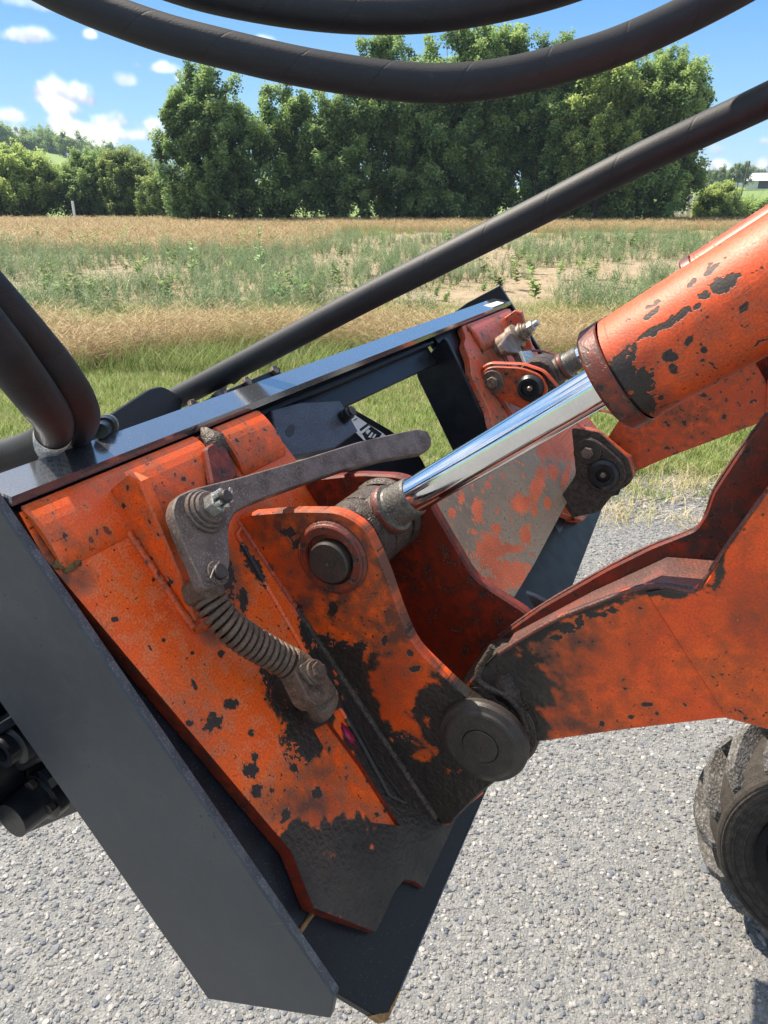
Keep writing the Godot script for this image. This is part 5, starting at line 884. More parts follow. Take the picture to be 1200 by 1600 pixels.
func build_wheel(whole: Node3D) -> void:
	var ax := Vector3(cos(deg_to_rad(58.0)), 0, -sin(deg_to_rad(58.0)))
	var o := Node3D.new()
	o.name = "wheel"
	o.set_meta("label", "dusty lugged rubber tyre on a black rim under the near arm")
	o.transform = whole.transform.affine_inverse() * Transform3D(Basis(ax, Vector3.UP, ax.cross(Vector3.UP)), Vector3(0.880, 0.0, -1.085))
	whole.add_child(o, true)
	var R := 0.262
	var c := Vector3(0.105, 0.295, 0)
	var prof := [[-0.09, 0.155], [-0.1, 0.16], [-0.108, 0.18], [-0.108, 0.205], [-0.104, 0.225], [-0.1, 0.230], [-0.092, 0.234], [-0.085, 0.240], [-0.07, 0.250], [-0.04, 0.258], [0.0, R], [0.04, 0.258], [0.07, 0.250], [0.085, 0.240], [0.1, 0.23], [0.108, 0.205], [0.1, 0.16], [0.09, 0.155]]
	var tyre := part(o, "tyre", turned(c, Vector3(1, 0, 0), prof, 72), M.tyre_side)
	var pts := [[0.0, 0.295], [-0.03, 0.293], [-0.065, 0.283], [-0.088, 0.27], [-0.103, 0.243]]
	for k in 18:
		for s in [-1.0, 1.0]:
			var sh := Shape.new()
			var rings := []
			for i in pts.size():
				var x: float = pts[i][0] * s + 0.012 * s
				var r: float = pts[i][1]
				var twist: float = -0.035 * i - (0.11 if i < 2 else 0.0) * (2 - i) * -0.0
				var base: float = TAU * (k + (0.5 if s > 0 else 0.0)) / 18.0 + twist * 1.7
				var half := 0.058 - 0.004 * i
				var ring := []
				for q in [[-half * 1.25, r - 0.044], [-half, r], [half, r], [half * 1.25, r - 0.044]]:
					ring.append(c + Vector3(x, cos(base + q[0]) * q[1], sin(base + q[0]) * q[1]))
				rings.append(ring)
			for i in pts.size() - 1:
				for j in 3:
					var mid: Vector3 = (rings[i][j] + rings[i + 1][j + 1]) * 0.5
					var out := Vector3(0, mid.y - c.y, mid.z - c.z).normalized()
					if j != 1: out = (rings[i][1 if j == 0 else 2] - rings[i][2 if j == 0 else 1])
					sh.quad(rings[i][j], rings[i][j + 1], rings[i + 1][j + 1], rings[i + 1][j], out)
			sh.quad(rings[0][0], rings[0][1], rings[0][2], rings[0][3], Vector3(-s, 0, 0))
			sh.quad(rings[4][0], rings[4][1], rings[4][2], rings[4][3], Vector3(s, 0, 0))
			part(o, "tread_lug", sh.mesh(), M.tyre)
	part(o, "bead_line", turned(c, Vector3(1, 0, 0), [[-0.1065, 0.2215], [-0.1095, 0.220], [-0.1095, 0.217], [-0.1075, 0.215]], 72), M.tyre_side)
	for q in [0.178, 0.198]:
		part(o, "sidewall_ridge", turned(c, Vector3(1, 0, 0), [[-0.1070, q + 0.004], [-0.1105, q + 0.0025], [-0.1105, q - 0.0005], [-0.1070, q - 0.002]], 72), M.tyre_side)
	var rim := part(o, "rim", turned(c, Vector3(1, 0, 0), [[-0.1, 0.157], [-0.108, 0.16], [-0.1, 0.152], [-0.09, 0.14], [0.02, 0.136], [0.025, 0.05], [0.03, 0.0]], 56), M.rim)
	part(o, "hub", turned(c, Vector3(-1, 0, 0), [[-0.02, 0.075], [0.03, 0.07], [0.035, 0.06], [0.035, 0.0]], 40), M.cast)
	part(o, "axle", turned(c, Vector3(-1, 0, 0), [[0.03, 0.05], [0.3, 0.05], [0.3, 0]], 24), M.cast)


# ---------------------------------------------------------------- the land
func rise(az: float) -> float:   # how steeply the land climbs in that direction, as seen from the lot
	var k := [[-180.0, 0.01], [-60.0, 0.04], [-25.0, 0.050], [-21.5, 0.042], [-18.0, 0.028], [-14.0, 0.014], [-8.0, 0.010], [10.0, 0.008], [19.0, 0.011], [24.0, 0.013], [60.0, 0.012], [180.0, 0.01]]
	for i in k.size() - 1:
		if az >= k[i][0] and az <= k[i + 1][0]: return lerpf(k[i][1], k[i + 1][1], smoothstep(0.0, 1.0, (az - k[i][0]) / (k[i + 1][0] - k[i][0])))
	return 0.01
func land(x: float, z: float) -> float:
	var r := Vector2(x, z).length()
	if r < 75.0: return 0.0
	return (1.5 + minf(r, 420.0) * rise(rad_to_deg(atan2(x, -z)))) * smoothstep(75.0, 300.0, r) - 0.02
func sheet(called: String, poly: PackedVector2Array, y: float, mat: Material) -> MeshInstance3D:   # flat, in world x and z
	var sh := Shape.new()
	var face := Geometry2D.triangulate_polygon(poly)
	for f in range(0, face.size(), 3):
		var q := [poly[face[f]], poly[face[f + 1]], poly[face[f + 2]]]
		sh.flat(Vector3(q[0].x, y, q[0].y), Vector3(q[1].x, y, q[1].y), Vector3(q[2].x, y, q[2].y), Vector3.UP, q[0], q[1], q[2])
	return put(called, sh.mesh(), mat, "", "", "", "structure")
func wavy(x0: float, x1: float, z: float, amp: float, sd: int, step := 0.3) -> PackedVector2Array:
	var nz := FastNoiseLite.new(); nz.seed = sd; nz.frequency = 0.5
	var out := PackedVector2Array()
	var k := int((x1 - x0) / step)
	for i in k + 1:
		var x := lerpf(x0, x1, i / float(k))
		out.append(Vector2(x, z + amp * nz.get_noise_1d(x)))
	return out

func build_ground() -> void:
	# one sheet to the horizon, rising into hills
	var sh := Shape.new()
	var radii := [0.0, 20.0, 75.0, 95.0, 120.0, 150.0, 190.0, 240.0, 300.0, 370.0, 460.0, 700.0, 1200.0, 2600.0]
	var seg := 120
	for i in radii.size() - 1:
		for j in seg:
			var a0 := TAU * j / seg; var a1 := TAU * (j + 1) / seg
			var q := []
			for e in [[radii[i], a0], [radii[i + 1], a0], [radii[i + 1], a1], [radii[i], a1]]:
				var x: float = sin(e[1]) * e[0]; var z: float = -cos(e[1]) * e[0]
				q.append(Vector3(x, land(x, z), z))
			var m := Vector3.UP
			sh.tri(q[0], q[1], q[2], m, m, m); sh.tri(q[0], q[2], q[3], m, m, m)
	put("ground", sh.mesh(), M.meadow, "", "", "", "structure")
	sheet("field", PackedVector2Array([Vector2(-60, -3.4), Vector2(60, -3.4), Vector2(70, -60), Vector2(-70, -60)]), 0.004, M.soil)
	var turf := wavy(-14, 14, -9.2, 0.5, 3)
	var turf_near := wavy(-14, 14, -3.9, 0.25, 5)
	turf_near.reverse()
	turf.append_array(turf_near)
	sheet("grass_verge", turf, 0.008, M.turf)
	var lot := wavy(-14, 14, -4.25, 0.35, 7)
	lot.append_array([Vector2(14, 12), Vector2(-14, 12)])
	sheet("gravel_lot", lot, 0.012, M.gravel)
	# loose stones
	var r := RandomNumberGenerator.new(); r.seed = 77
	var tones := [Color(0.207, 0.207, 0.197), Color(0.259, 0.254, 0.238), Color(0.166, 0.171, 0.182), Color(0.342, 0.331, 0.310), Color(0.186, 0.186, 0.186), Color(0.120, 0.130, 0.151), Color(0.228, 0.212, 0.192), Color(0.217, 0.212, 0.207), Color(0.279, 0.269, 0.259)]
	for kind in 4:
		var where := []; var tints := []
		for i in 62000:
			var f := 0.75 + 3.9 * pow(r.randf(), 0.8)
			var x := r.randf_range(-1, 1) * (0.55 + 0.52 * f)
			var s := 0.0019 + 0.0062 * pow(r.randf(), 3.8)
			if r.randf() < 0.012: s *= 1.7
			if f > 3.6 and r.randf() < 0.5: s *= 1.8
			if f > 4.2 and r.randf() < 0.75: continue
			var b := Basis.from_euler(Vector3(r.randf_range(-0.5, 0.5), r.randf() * TAU, r.randf_range(-0.5, 0.5))).scaled(Vector3(s * r.randf_range(0.8, 1.3), s * r.randf_range(0.5, 0.9), s * r.randf_range(0.8, 1.4)))
			where.append(Transform3D(b, Vector3(x, 0.012 + s * 0.02, -f)))
			var t: Color = tones[r.randi() % tones.size()]
			tints.append(t * r.randf_range(0.8, 1.15))
		scatter("gravel", stone_mesh(kind), M.stone, where, tints)

func stone_mesh(sd: int) -> ArrayMesh:
	var r := RandomNumberGenerator.new(); r.seed = 900 + sd
	var cuts := []
	for i in 8:
		var d := Vector3(r.randf_range(-1, 1), r.randf_range(-1, 1), r.randf_range(-1, 1)).normalized()
		cuts.append([d, r.randf_range(0.5, 0.9)])
	var sh := Shape.new()
	var f := func(i: int, j: int) -> Vector3:
		var th := PI * i / 5.0; var ph := TAU * j / 8.0 + i * 0.4
		var d := Vector3(sin(th) * cos(ph), cos(th), sin(th) * sin(ph))
		var k := 1.0
		for c in cuts:
			var q: float = d.dot(c[0])
			if q > 0.05: k = minf(k, c[1] / q)
		return d * k
	for i in 5:
		for j in 8:
			var A = f.call(i, j); var B = f.call(i + 1, j); var C = f.call(i + 1, j + 1); var D = f.call(i, j + 1)
			sh.flat(A, B, C, A + B + C); sh.flat(A, C, D, A + C + D)
	return sh.mesh()

func tuft(sd: int, blades: int, height: float, spread: float, width: float, droop: float, awn := false) -> ArrayMesh:
	var r := RandomNumberGenerator.new(); r.seed = sd
	var sh := Shape.new()
	for i in blades:
		var a := r.randf() * TAU
		var o := Vector3(cos(a), 0, sin(a)) * spread * sqrt(r.randf())
		var lean := Vector3(r.randf_range(-1, 1), 0, r.randf_range(-1, 1)) * droop
		var h := height * r.randf_range(0.55, 1.1)
		var side := Vector3(cos(a + 1.3), 0, sin(a + 1.3)) * width * r.randf_range(0.7, 1.3)
		var last := o
		var w0 := 1.0
		var n := 3
		for k in range(1, n + 1):
			var f := k / float(n)
			var p := o + Vector3(0, h * f * (1.0 - 0.25 * droop * f), 0) + lean * h * f * f
			var w1 := 1.0 - f * 0.85
			if awn and k == n: w1 = 0.6
			var up := ((side.cross(p - last)).normalized() * signf(side.cross(p - last).y + 1e-6) + Vector3(0, 0.9, 0)).normalized()
			sh.tri(last - side * w0, last + side * w0, p + side * w1, up, up, up)
			sh.tri(last - side * w0, p + side * w1, p - side * w1, up, up, up)
			last = p; w0 = w1
		if awn:
			var q := last + lean * 0.12 + Vector3(0, 0.02, 0)
			sh.tri(last - side * 1.8, last + side * 1.8, q, Vector3.UP, Vector3.UP, Vector3.UP)
	return sh.mesh()

func spread_tufts(called: String, m: Mesh, count: int, place: Callable, cols: Array, smin: float, smax: float, sd: int, label := "") -> void:
	var r := RandomNumberGenerator.new(); r.seed = sd
	var where := []; var tints := []
	var tries := 0
	while where.size() < count and tries < count * 6:
		tries += 1
		var p = place.call(r)
		if p == null: continue
		var s := r.randf_range(smin, smax)
		where.append(Transform3D(Basis(Vector3.UP, r.randf() * TAU).scaled(Vector3(s, s * r.randf_range(0.8, 1.2), s)), p))
		var c: Color = cols[r.randi() % cols.size()]
		tints.append(c * r.randf_range(0.78, 1.2))
	var o := scatter(called, m, M.grass, where, tints)
	if label: o.set_meta("label", label)

func build_field() -> void:
	var patch := FastNoiseLite.new(); patch.seed = 8; patch.frequency = 0.22; patch.fractal_octaves = 3
	var edge := FastNoiseLite.new(); edge.seed = 12; edge.frequency = 0.35
	var green := [Color(0.215, 0.295, 0.072), Color(0.17, 0.25, 0.06), Color(0.28, 0.335, 0.11), Color(0.37, 0.355, 0.17)]
	var straw := [Color(0.421, 0.296, 0.164), Color(0.468, 0.359, 0.218), Color(0.359, 0.242, 0.125), Color(0.390, 0.312, 0.172), Color(0.328, 0.312, 0.140)]
	# mown verge
	for k in 3:
		spread_tufts("grass", tuft(40 + k, 16, 0.060, 0.05, 0.0021, 0.6), 8500, func(r: RandomNumberGenerator) -> Variant:
			var f := r.randf_range(3.75, 7.6)
			var x := r.randf_range(-1, 1) * (1.0 + 0.62 * f)
			if f < 4.15 + 0.35 * edge.get_noise_2d(x * 3.0, 1.0) and r.randf() < 0.85: return null
			if f > 7.0 + 0.8 * edge.get_noise_2d(x, 9.0) and r.randf() < 0.7: return null
			return Vector3(x, 0.004, -f), green, 0.7, 1.5, 60 + k, "mown green grass of the verge")
	spread_tufts("dry_grass", tuft(47, 12, 0.07, 0.09, 0.0016, 1.3), 1100, func(r: RandomNumberGenerator) -> Variant:
		return Vector3(r.randf_range(-3, 3.2), 0.012, -r.randf_range(3.3, 4.3) - 0.2 * r.randf()), [Color(0.56, 0.47, 0.27), Color(0.60, 0.50, 0.32), Color(0.40, 0.38, 0.15)], 0.7, 1.3, 66, "dry clippings at the edge of the gravel")
	# straw coloured band
	for k in 3:
		spread_tufts("straw_grass", tuft(50 + k, 14, 0.32, 0.10, 0.0022, 0.95, true), 3000, func(r: RandomNumberGenerator) -> Variant:
			var f := r.randf_range(6.9, 10.2)
			var x := r.randf_range(-1, 1) * (1.0 + 0.62 * f)
			if f < 7.3 + 0.9 * edge.get_noise_2d(x, 9.0) or f > 9.1 + 1.0 * edge.get_noise_2d(x, 30.0): return null
			return Vector3(x, 0.0, -f), straw, 0.6, 1.25, 70 + k, "dry straw coloured grass band before the field")
	spread_tufts("grass", tuft(57, 14, 0.30, 0.10, 0.003, 0.7), 3600, func(r: RandomNumberGenerator) -> Variant:
		var f := r.randf_range(6.8, 10.8)
		var x := r.randf_range(-1, 1) * (1.0 + 0.62 * f)
		if patch.get_noise_2d(x * 2.0, f * 2.0) < -0.15: return null
		return Vector3(x, 0.0, -f), [Color(0.187, 0.255, 0.068), Color(0.255, 0.289, 0.102)], 0.6, 1.2, 76, "greener tall grass among the straw")
	# weeds on the fallow field
	for k in 3:
		spread_tufts("weeds", weed(80 + k), 1250, func(r: RandomNumberGenerator) -> Variant:
			var f := r.randf_range(9.6, 31.0)
			var x := r.randf_range(-1, 1) * (1.0 + 0.62 * f)
			if patch.get_noise_2d(x, f) < 0.04 - 0.008 * (f - 12.0) - (0.16 if x < -1.0 else 0.0) + 0.28 * edge.get_noise_2d(x * 4.0, f * 4.0): return null
			if x < -3.0 and f > 22.0 - 0.25 * x + 3.0 * edge.get_noise_2d(x, 5.0): return null
			return Vector3(x, 0.0, -f), [Color(0.170, 0.246, 0.119), Color(0.204, 0.281, 0.136), Color(0.153, 0.230, 0.102), Color(0.230, 0.289, 0.153)], 0.5, 1.1, 90 + k, "grey green feathery weeds on the fallow field")
	for k in 2:
		spread_tufts("broad_weeds", broad_weed(84 + k), 110, func(r: RandomNumberGenerator) -> Variant:
			var f := r.randf_range(9.6, 28.0)
			var x := r.randf_range(-1, 1) * (1.0 + 0.62 * f)
			if patch.get_noise_2d(x * 1.4 + 40.0, f * 1.4) < 0.08: return null
			return Vector3(x, 0.0, -f), [Color(0.187, 0.281, 0.076), Color(0.230, 0.306, 0.102), Color(0.153, 0.238, 0.076)], 0.5, 1.15, 94 + k, "yellow green broad leaved weeds on the fallow field")
	spread_tufts("straw_litter", tuft(58, 9, 0.12, 0.22, 0.003, 2.4), 3600, func(r: RandomNumberGenerator) -> Variant:
		var f := r.randf_range(9.5, 30.0)
		return Vector3(r.randf_range(-1, 1) * (1.0 + 0.62 * f), 0.006, -f), [Color(0.448, 0.352, 0.224), Color(0.496, 0.408, 0.280), Color(0.368, 0.288, 0.176)], 0.6, 1.4, 97, "straw litter on bare soil")
	spread_tufts("grass", tuft(59, 12, 0.12, 0.14, 0.003, 0.9), 5200, func(r: RandomNumberGenerator) -> Variant:
		var f := r.randf_range(9.5, 31.0)
		var x := r.randf_range(-1, 1) * (1.0 + 0.62 * f)
		if patch.get_noise_2d(x, f) < -0.16: return null
		return Vector3(x, 0.0, -f), [Color(0.170, 0.246, 0.068), Color(0.238, 0.281, 0.111)], 0.6, 1.3, 98, "low grass between the weeds")
	spread_tufts("grass", tuft(56, 7, 0.42, 0.05, 0.0022, 0.5, true), 220, func(r: RandomNumberGenerator) -> Variant:
		var f := r.randf_range(8.6, 24.0)
		return Vector3(r.randf_range(-1, 1) * (1.0 + 0.62 * f), 0.0, -f), [Color(0.45, 0.46, 0.26), Color(0.50, 0.45, 0.27)], 0.7, 1.4, 99, "tall thin grass stalks")
	# far band of tall straw
	for k in 3:
		spread_tufts("straw_grass", tuft(100 + k, 18, 0.36, 0.28, 0.006, 0.6, true), 9500, func(r: RandomNumberGenerator) -> Variant:
			var f := r.randf_range(22.0, 50.0)
			var x := r.randf_range(-1, 1) * (1.0 + 0.62 * f)
			var start := 35.5 + 2.0 * edge.get_noise_2d(x * 0.4, 5.0) if x > -2.0 else 22.5 - 0.35 * (x + 14.0) if x > -14.0 else 22.5
			if f < start + 2.5 * edge.get_noise_2d(x, 15.0): return null
			return Vector3(x, 0.0, -f), straw, 0.65, 1.15, 104 + k, "tall straw coloured grass along the tree line")
	spread_tufts("grass", tuft(107, 16, 0.36, 0.28, 0.008, 0.5), 2600, func(r: RandomNumberGenerator) -> Variant:
		var f := r.randf_range(30.0, 49.0)
		var x := r.randf_range(-1, 1) * (1.0 + 0.62 * f)
		if edge.get_noise_2d(x * 0.6, f * 0.6) < 0.1: return null
		return Vector3(x, 0.0, -f), [Color(0.289, 0.281, 0.102), Color(0.221, 0.264, 0.085)], 0.6, 1.1, 108, "green tinged tall grass along the tree line")
	# single plants and stakes one can point at
	var bush := Node3D.new(); bush.name = numbered("leafy_plant"); add_child(bush, true)
	tag(bush, "dark green bushy plant on the bare soil above the rail", "plant")
	bush.position = Vector3(-1.471, 0.000, -10.962)
	part(bush, "foliage", ball_of_leaves(1, 320, 0.17, 0.17, 0.05), M.leaf_dark).set_meta("kind", "stuff")
	part(bush, "stem", turned(Vector3.ZERO, Vector3.UP, [[0, 0.008], [0.2, 0.005]], 8), M.leaf_dark)
	tall_plant("tall_plant", "tall pale green weed standing above the others left of the bushy plant", Vector3(-2.360, 0.000, -15.348), 0.95, 7)
	tall_plant("tall_plant", "shorter upright broad leaved weed near the left of the field", Vector3(-3.739, 0.000, -15.847), 0.7, 9)
	var post := put("marker_post", turned(Vector3.ZERO, Vector3.UP, [[0.0, 0.07], [1.15, 0.07], [1.2, 0.05], [1.2, 0.0]], 12), M.white, "white marker post at the left before the tree line", "post")
	post.position = Vector3(-17.773, 0.000, -47.280)
	var stake := put("thin_stake", turned(Vector3.ZERO, Vector3.UP, [[0.0, 0.009], [0.42, 0.009], [0.42, 0.0]], 8), M.stake, "thin pale stake beside the straight hose", "stake")
	stake.position = Vector3(0.107, -0.000, -10.080)

func weed(sd: int) -> ArrayMesh:   # many thin stems feathered with narrow leaves
	var r := RandomNumberGenerator.new(); r.seed = sd
	var sh := Shape.new()
	for i in 16:
		var a := r.randf() * TAU
		var lean := Vector3(cos(a), 0, sin(a)) * r.randf_range(0.05, 0.55)
		var h := r.randf_range(0.22, 0.5)
		for k in 12:
			var f := (k + 1.0) / 12.0
			var p := Vector3(0, h * f, 0) + lean * h * f
			var b := r.randf() * TAU
			var d := (Vector3(cos(b), r.randf_range(0.4, 1.1), sin(b))).normalized() * r.randf_range(0.04, 0.085)
			var s := d.cross(Vector3.UP).normalized() * 0.005
			var m := s.cross(d).normalized()
			sh.tri(p - s, p + s, p + d, m, m, m)
	return sh.mesh()
func leaf_blade(sh: Shape, p: Vector3, d: Vector3, w: float, nrm: Vector3) -> void:   # a leaf folded along its middle
	var s := d.cross(nrm).normalized() * w
	var m := p + d * 0.45
	var e := p + d
	var n1 := (nrm + s.normalized() * 0.35).normalized(); var n2 := (nrm - s.normalized() * 0.35).normalized()
	var lift := nrm * w * -0.25
	sh.tri(p, m + s - lift, e, n2, n2, n2)
	sh.tri(p, e, m - s - lift, n1, n1, n1)
func broad_weed(sd: int) -> ArrayMesh:
	var r := RandomNumberGenerator.new(); r.seed = sd
	var sh := Shape.new()
	for i in 7:
		var a := r.randf() * TAU
		var lean := Vector3(cos(a), 0, sin(a)) * r.randf_range(0.1, 0.5)
		var h := r.randf_range(0.2, 0.45)
		for k in 7:
			var p := (Vector3(0, h, 0) + lean * h) * (0.35 + 0.65 * k / 6.0)
			var b := r.randf() * TAU
			var d := Vector3(cos(b), r.randf_range(0.0, 0.5), sin(b)).normalized() * r.randf_range(0.07, 0.13)
			leaf_blade(sh, p, d, d.length() * 0.32, Vector3(r.randf_range(-0.3, 0.3), 1, r.randf_range(-0.3, 0.3)).normalized())
	return sh.mesh()
func ball_of_leaves(sd: int, count: int, rx: float, ry: float, size: float) -> ArrayMesh:
	var r := RandomNumberGenerator.new(); r.seed = sd
	var sh := Shape.new()
	for i in count:
		var d := Vector3(r.randfn(), r.randfn(), r.randfn()).normalized()
		var q := d * pow(r.randf(), 0.35)
		var p := Vector3(q.x * rx, ry + q.y * ry, q.z * rx)
		var dir := (d + Vector3(r.randf_range(-1, 1), r.randf_range(-0.6, 0.6), r.randf_range(-1, 1)) * 0.7).normalized() * size * r.randf_range(0.7, 1.3)
		leaf_blade(sh, p, dir, size * 0.36, (d * 0.4 + Vector3(r.randf_range(-0.5, 0.5), 1, r.randf_range(-0.5, 0.5))).normalized())
	return sh.mesh()
func tall_plant(called: String, label: String, p: Vector3, h: float, sd: int) -> void:
	var o := Node3D.new(); o.name = numbered(called); add_child(o, true); o.position = p
	tag(o, label, "plant", "tall single weeds")
	var r := RandomNumberGenerator.new(); r.seed = sd
	part(o, "stem", tube(Shape.new(), [Vector3.ZERO, Vector3(0.01, h * 0.5, 0), Vector3(0.0, h, 0.01)], 0.006, 6).mesh(), M.leaf_pale)
	var sh := Shape.new()
	for k in 34:
		var f := 0.15 + 0.85 * k / 33.0
		var b := r.randf() * TAU
		var d := Vector3(cos(b), r.randf_range(0.1, 0.6), sin(b)).normalized() * (0.19 - 0.10 * f)
		leaf_blade(sh, Vector3(0, h * f, 0), d, d.length() * 0.3, Vector3(0, 1, 0.1).normalized())
	part(o, "leaves", sh.mesh(), M.leaf_pale).set_meta("kind", "stuff")

# ---------------------------------------------------------------- trees
func spray_mesh(sd: int, leaves: int, radius: float, size: float) -> ArrayMesh:   # a twig end: leaves round it, reaching out and up
	var r := RandomNumberGenerator.new(); r.seed = sd
	var sh := Shape.new()
	for i in leaves:
		var d := Vector3(r.randfn(), r.randfn() * 0.9, r.randfn()).normalized()
		var p := d * radius * pow(r.randf(), 0.6)
		var dir := (d * 0.8 + Vector3(r.randf_range(-1, 1), r.randf_range(-0.9, 0.5), r.randf_range(-1, 1)) * 0.7).normalized() * size * r.randf_range(0.7, 1.25)
		leaf_blade(sh, p, dir, size * 0.42, (Vector3(r.randf_range(-0.8, 0.8), 1.0, r.randf_range(-0.8, 0.8)) + d * 0.3).normalized())
	return sh.mesh()
var sprays := []
# h height, w width of the crown, low where the crown begins; upright throws long shoots upward
func tree(called: String, label: String, group: String, p: Vector3, h: float, w: float, low: float, tone: Color, sd: int, sprays_count: int, per: int, scale := 1.0, gap := 0.0) -> void:
	var o := Node3D.new(); o.name = numbered(called); add_child(o, true); o.position = p
	tag(o, label, "tree", group)
	var r := RandomNumberGenerator.new(); r.seed = sd
	var nz := FastNoiseLite.new(); nz.seed = sd; nz.frequency = 0.35
	var trunk := Shape.new()
	var top := Vector3(r.randf_range(-0.3, 0.3), h * 0.8, r.randf_range(-0.3, 0.3))
	var prof := []
	for i in 9: prof.append([h * 0.8 * i / 8.0, (0.022 * h) * (1.0 - 0.86 * i / 8.0) * (1.35 if i == 0 else 1.0)])
	lathe(trunk, Vector3.ZERO, top, prof, 10)
	for i in 12:
		var y := low + (h * 0.72 - low) * i / 11.0
		var a := r.randf() * TAU
		var reach := w * 0.42 * r.randf_range(0.6, 1.0)
		var s := top * (y / (h * 0.8))
		tube(trunk, [s, s + Vector3(cos(a) * reach * 0.5, reach * 0.55, sin(a) * reach * 0.5), s + Vector3(cos(a) * reach, reach * 1.25, sin(a) * reach)], 0.006 * h * (1.1 - i / 14.0), 6, 0.0, false)
	part(o, "trunk", trunk.mesh(), M.bark)
	var where := [[], []]; var tints := [[], []]
	var leads := [[0.0, 0.0, w * 0.36, h]]
	for i in 5:
		var a := TAU * (i + r.randf() * 0.7) / 5.0
		leads.append([cos(a) * w * 0.27, sin(a) * w * 0.27, w * r.randf_range(0.2, 0.29), h * r.randf_range(0.68, 0.97)])
	for i in sprays_count:
		var lead: Array = leads[r.randi() % leads.size()]
		var y := pow(r.randf(), 0.8)
		var a := r.randf() * TAU
		var prof_w: float = lead[2] * (lerpf(0.78, 1.0, clampf(y / 0.35, 0, 1)) if y < 0.6 else sqrt(maxf(0.02, 1.0 - pow((y - 0.6) / 0.42, 2.2))))
		var yy: float = low + (lead[3] - low) * y
		prof_w *= 1.0 + 0.55 * nz.get_noise_3d(cos(a) * 4.0, yy * 1.5, sin(a) * 4.0)
		if gap > 0.0 and nz.get_noise_3d(cos(a) * 5.0 + 30.0, yy * 1.4, sin(a) * 5.0) > 0.42 - gap: continue
		var q := pow(r.randf(), 0.22)
		var c := Vector3(cos(a) * prof_w * q + lead[0], yy, sin(a) * prof_w * q + lead[1])
		var axis := Vector3(cos(a) * 0.5 * q, 0.75 + 0.5 * y, sin(a) * 0.5 * q).normalized()
		var len := r.randf_range(0.5, 1.15) * scale * (1.0 if y < 0.85 else 1.25)
		var shade := r.randf_range(0.6, 1.5)  # light and dark clumps put into each spray's tint
		for k in per:
			var f := r.randf()
			var pos := c + axis * len * (f - 0.3) + Vector3(r.randfn(), r.randfn(), r.randfn()) * 0.16 * scale * (1.1 - 0.7 * f)
			var s := scale * r.randf_range(0.75, 1.2) * (1.1 - 0.35 * f)
			var kind := r.randi() % 2
			where[kind].append(Transform3D(Basis.from_euler(Vector3(r.randf_range(-0.5, 0.5), r.randf() * TAU, r.randf_range(-0.5, 0.5))).scaled(Vector3.ONE * s), pos))
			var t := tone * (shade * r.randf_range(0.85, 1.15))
			if f > 0.55: t = t.lerp(Color(tone.r * 2.6, tone.g * 2.15, tone.b * 1.9), 0.7)  # bright shoot tips: light on the outer leaves put into their tint
			tints[kind].append(t)
	for kind in 2: scatter("crown", sprays[kind], M.leaf, where[kind], tints[kind], o, "")

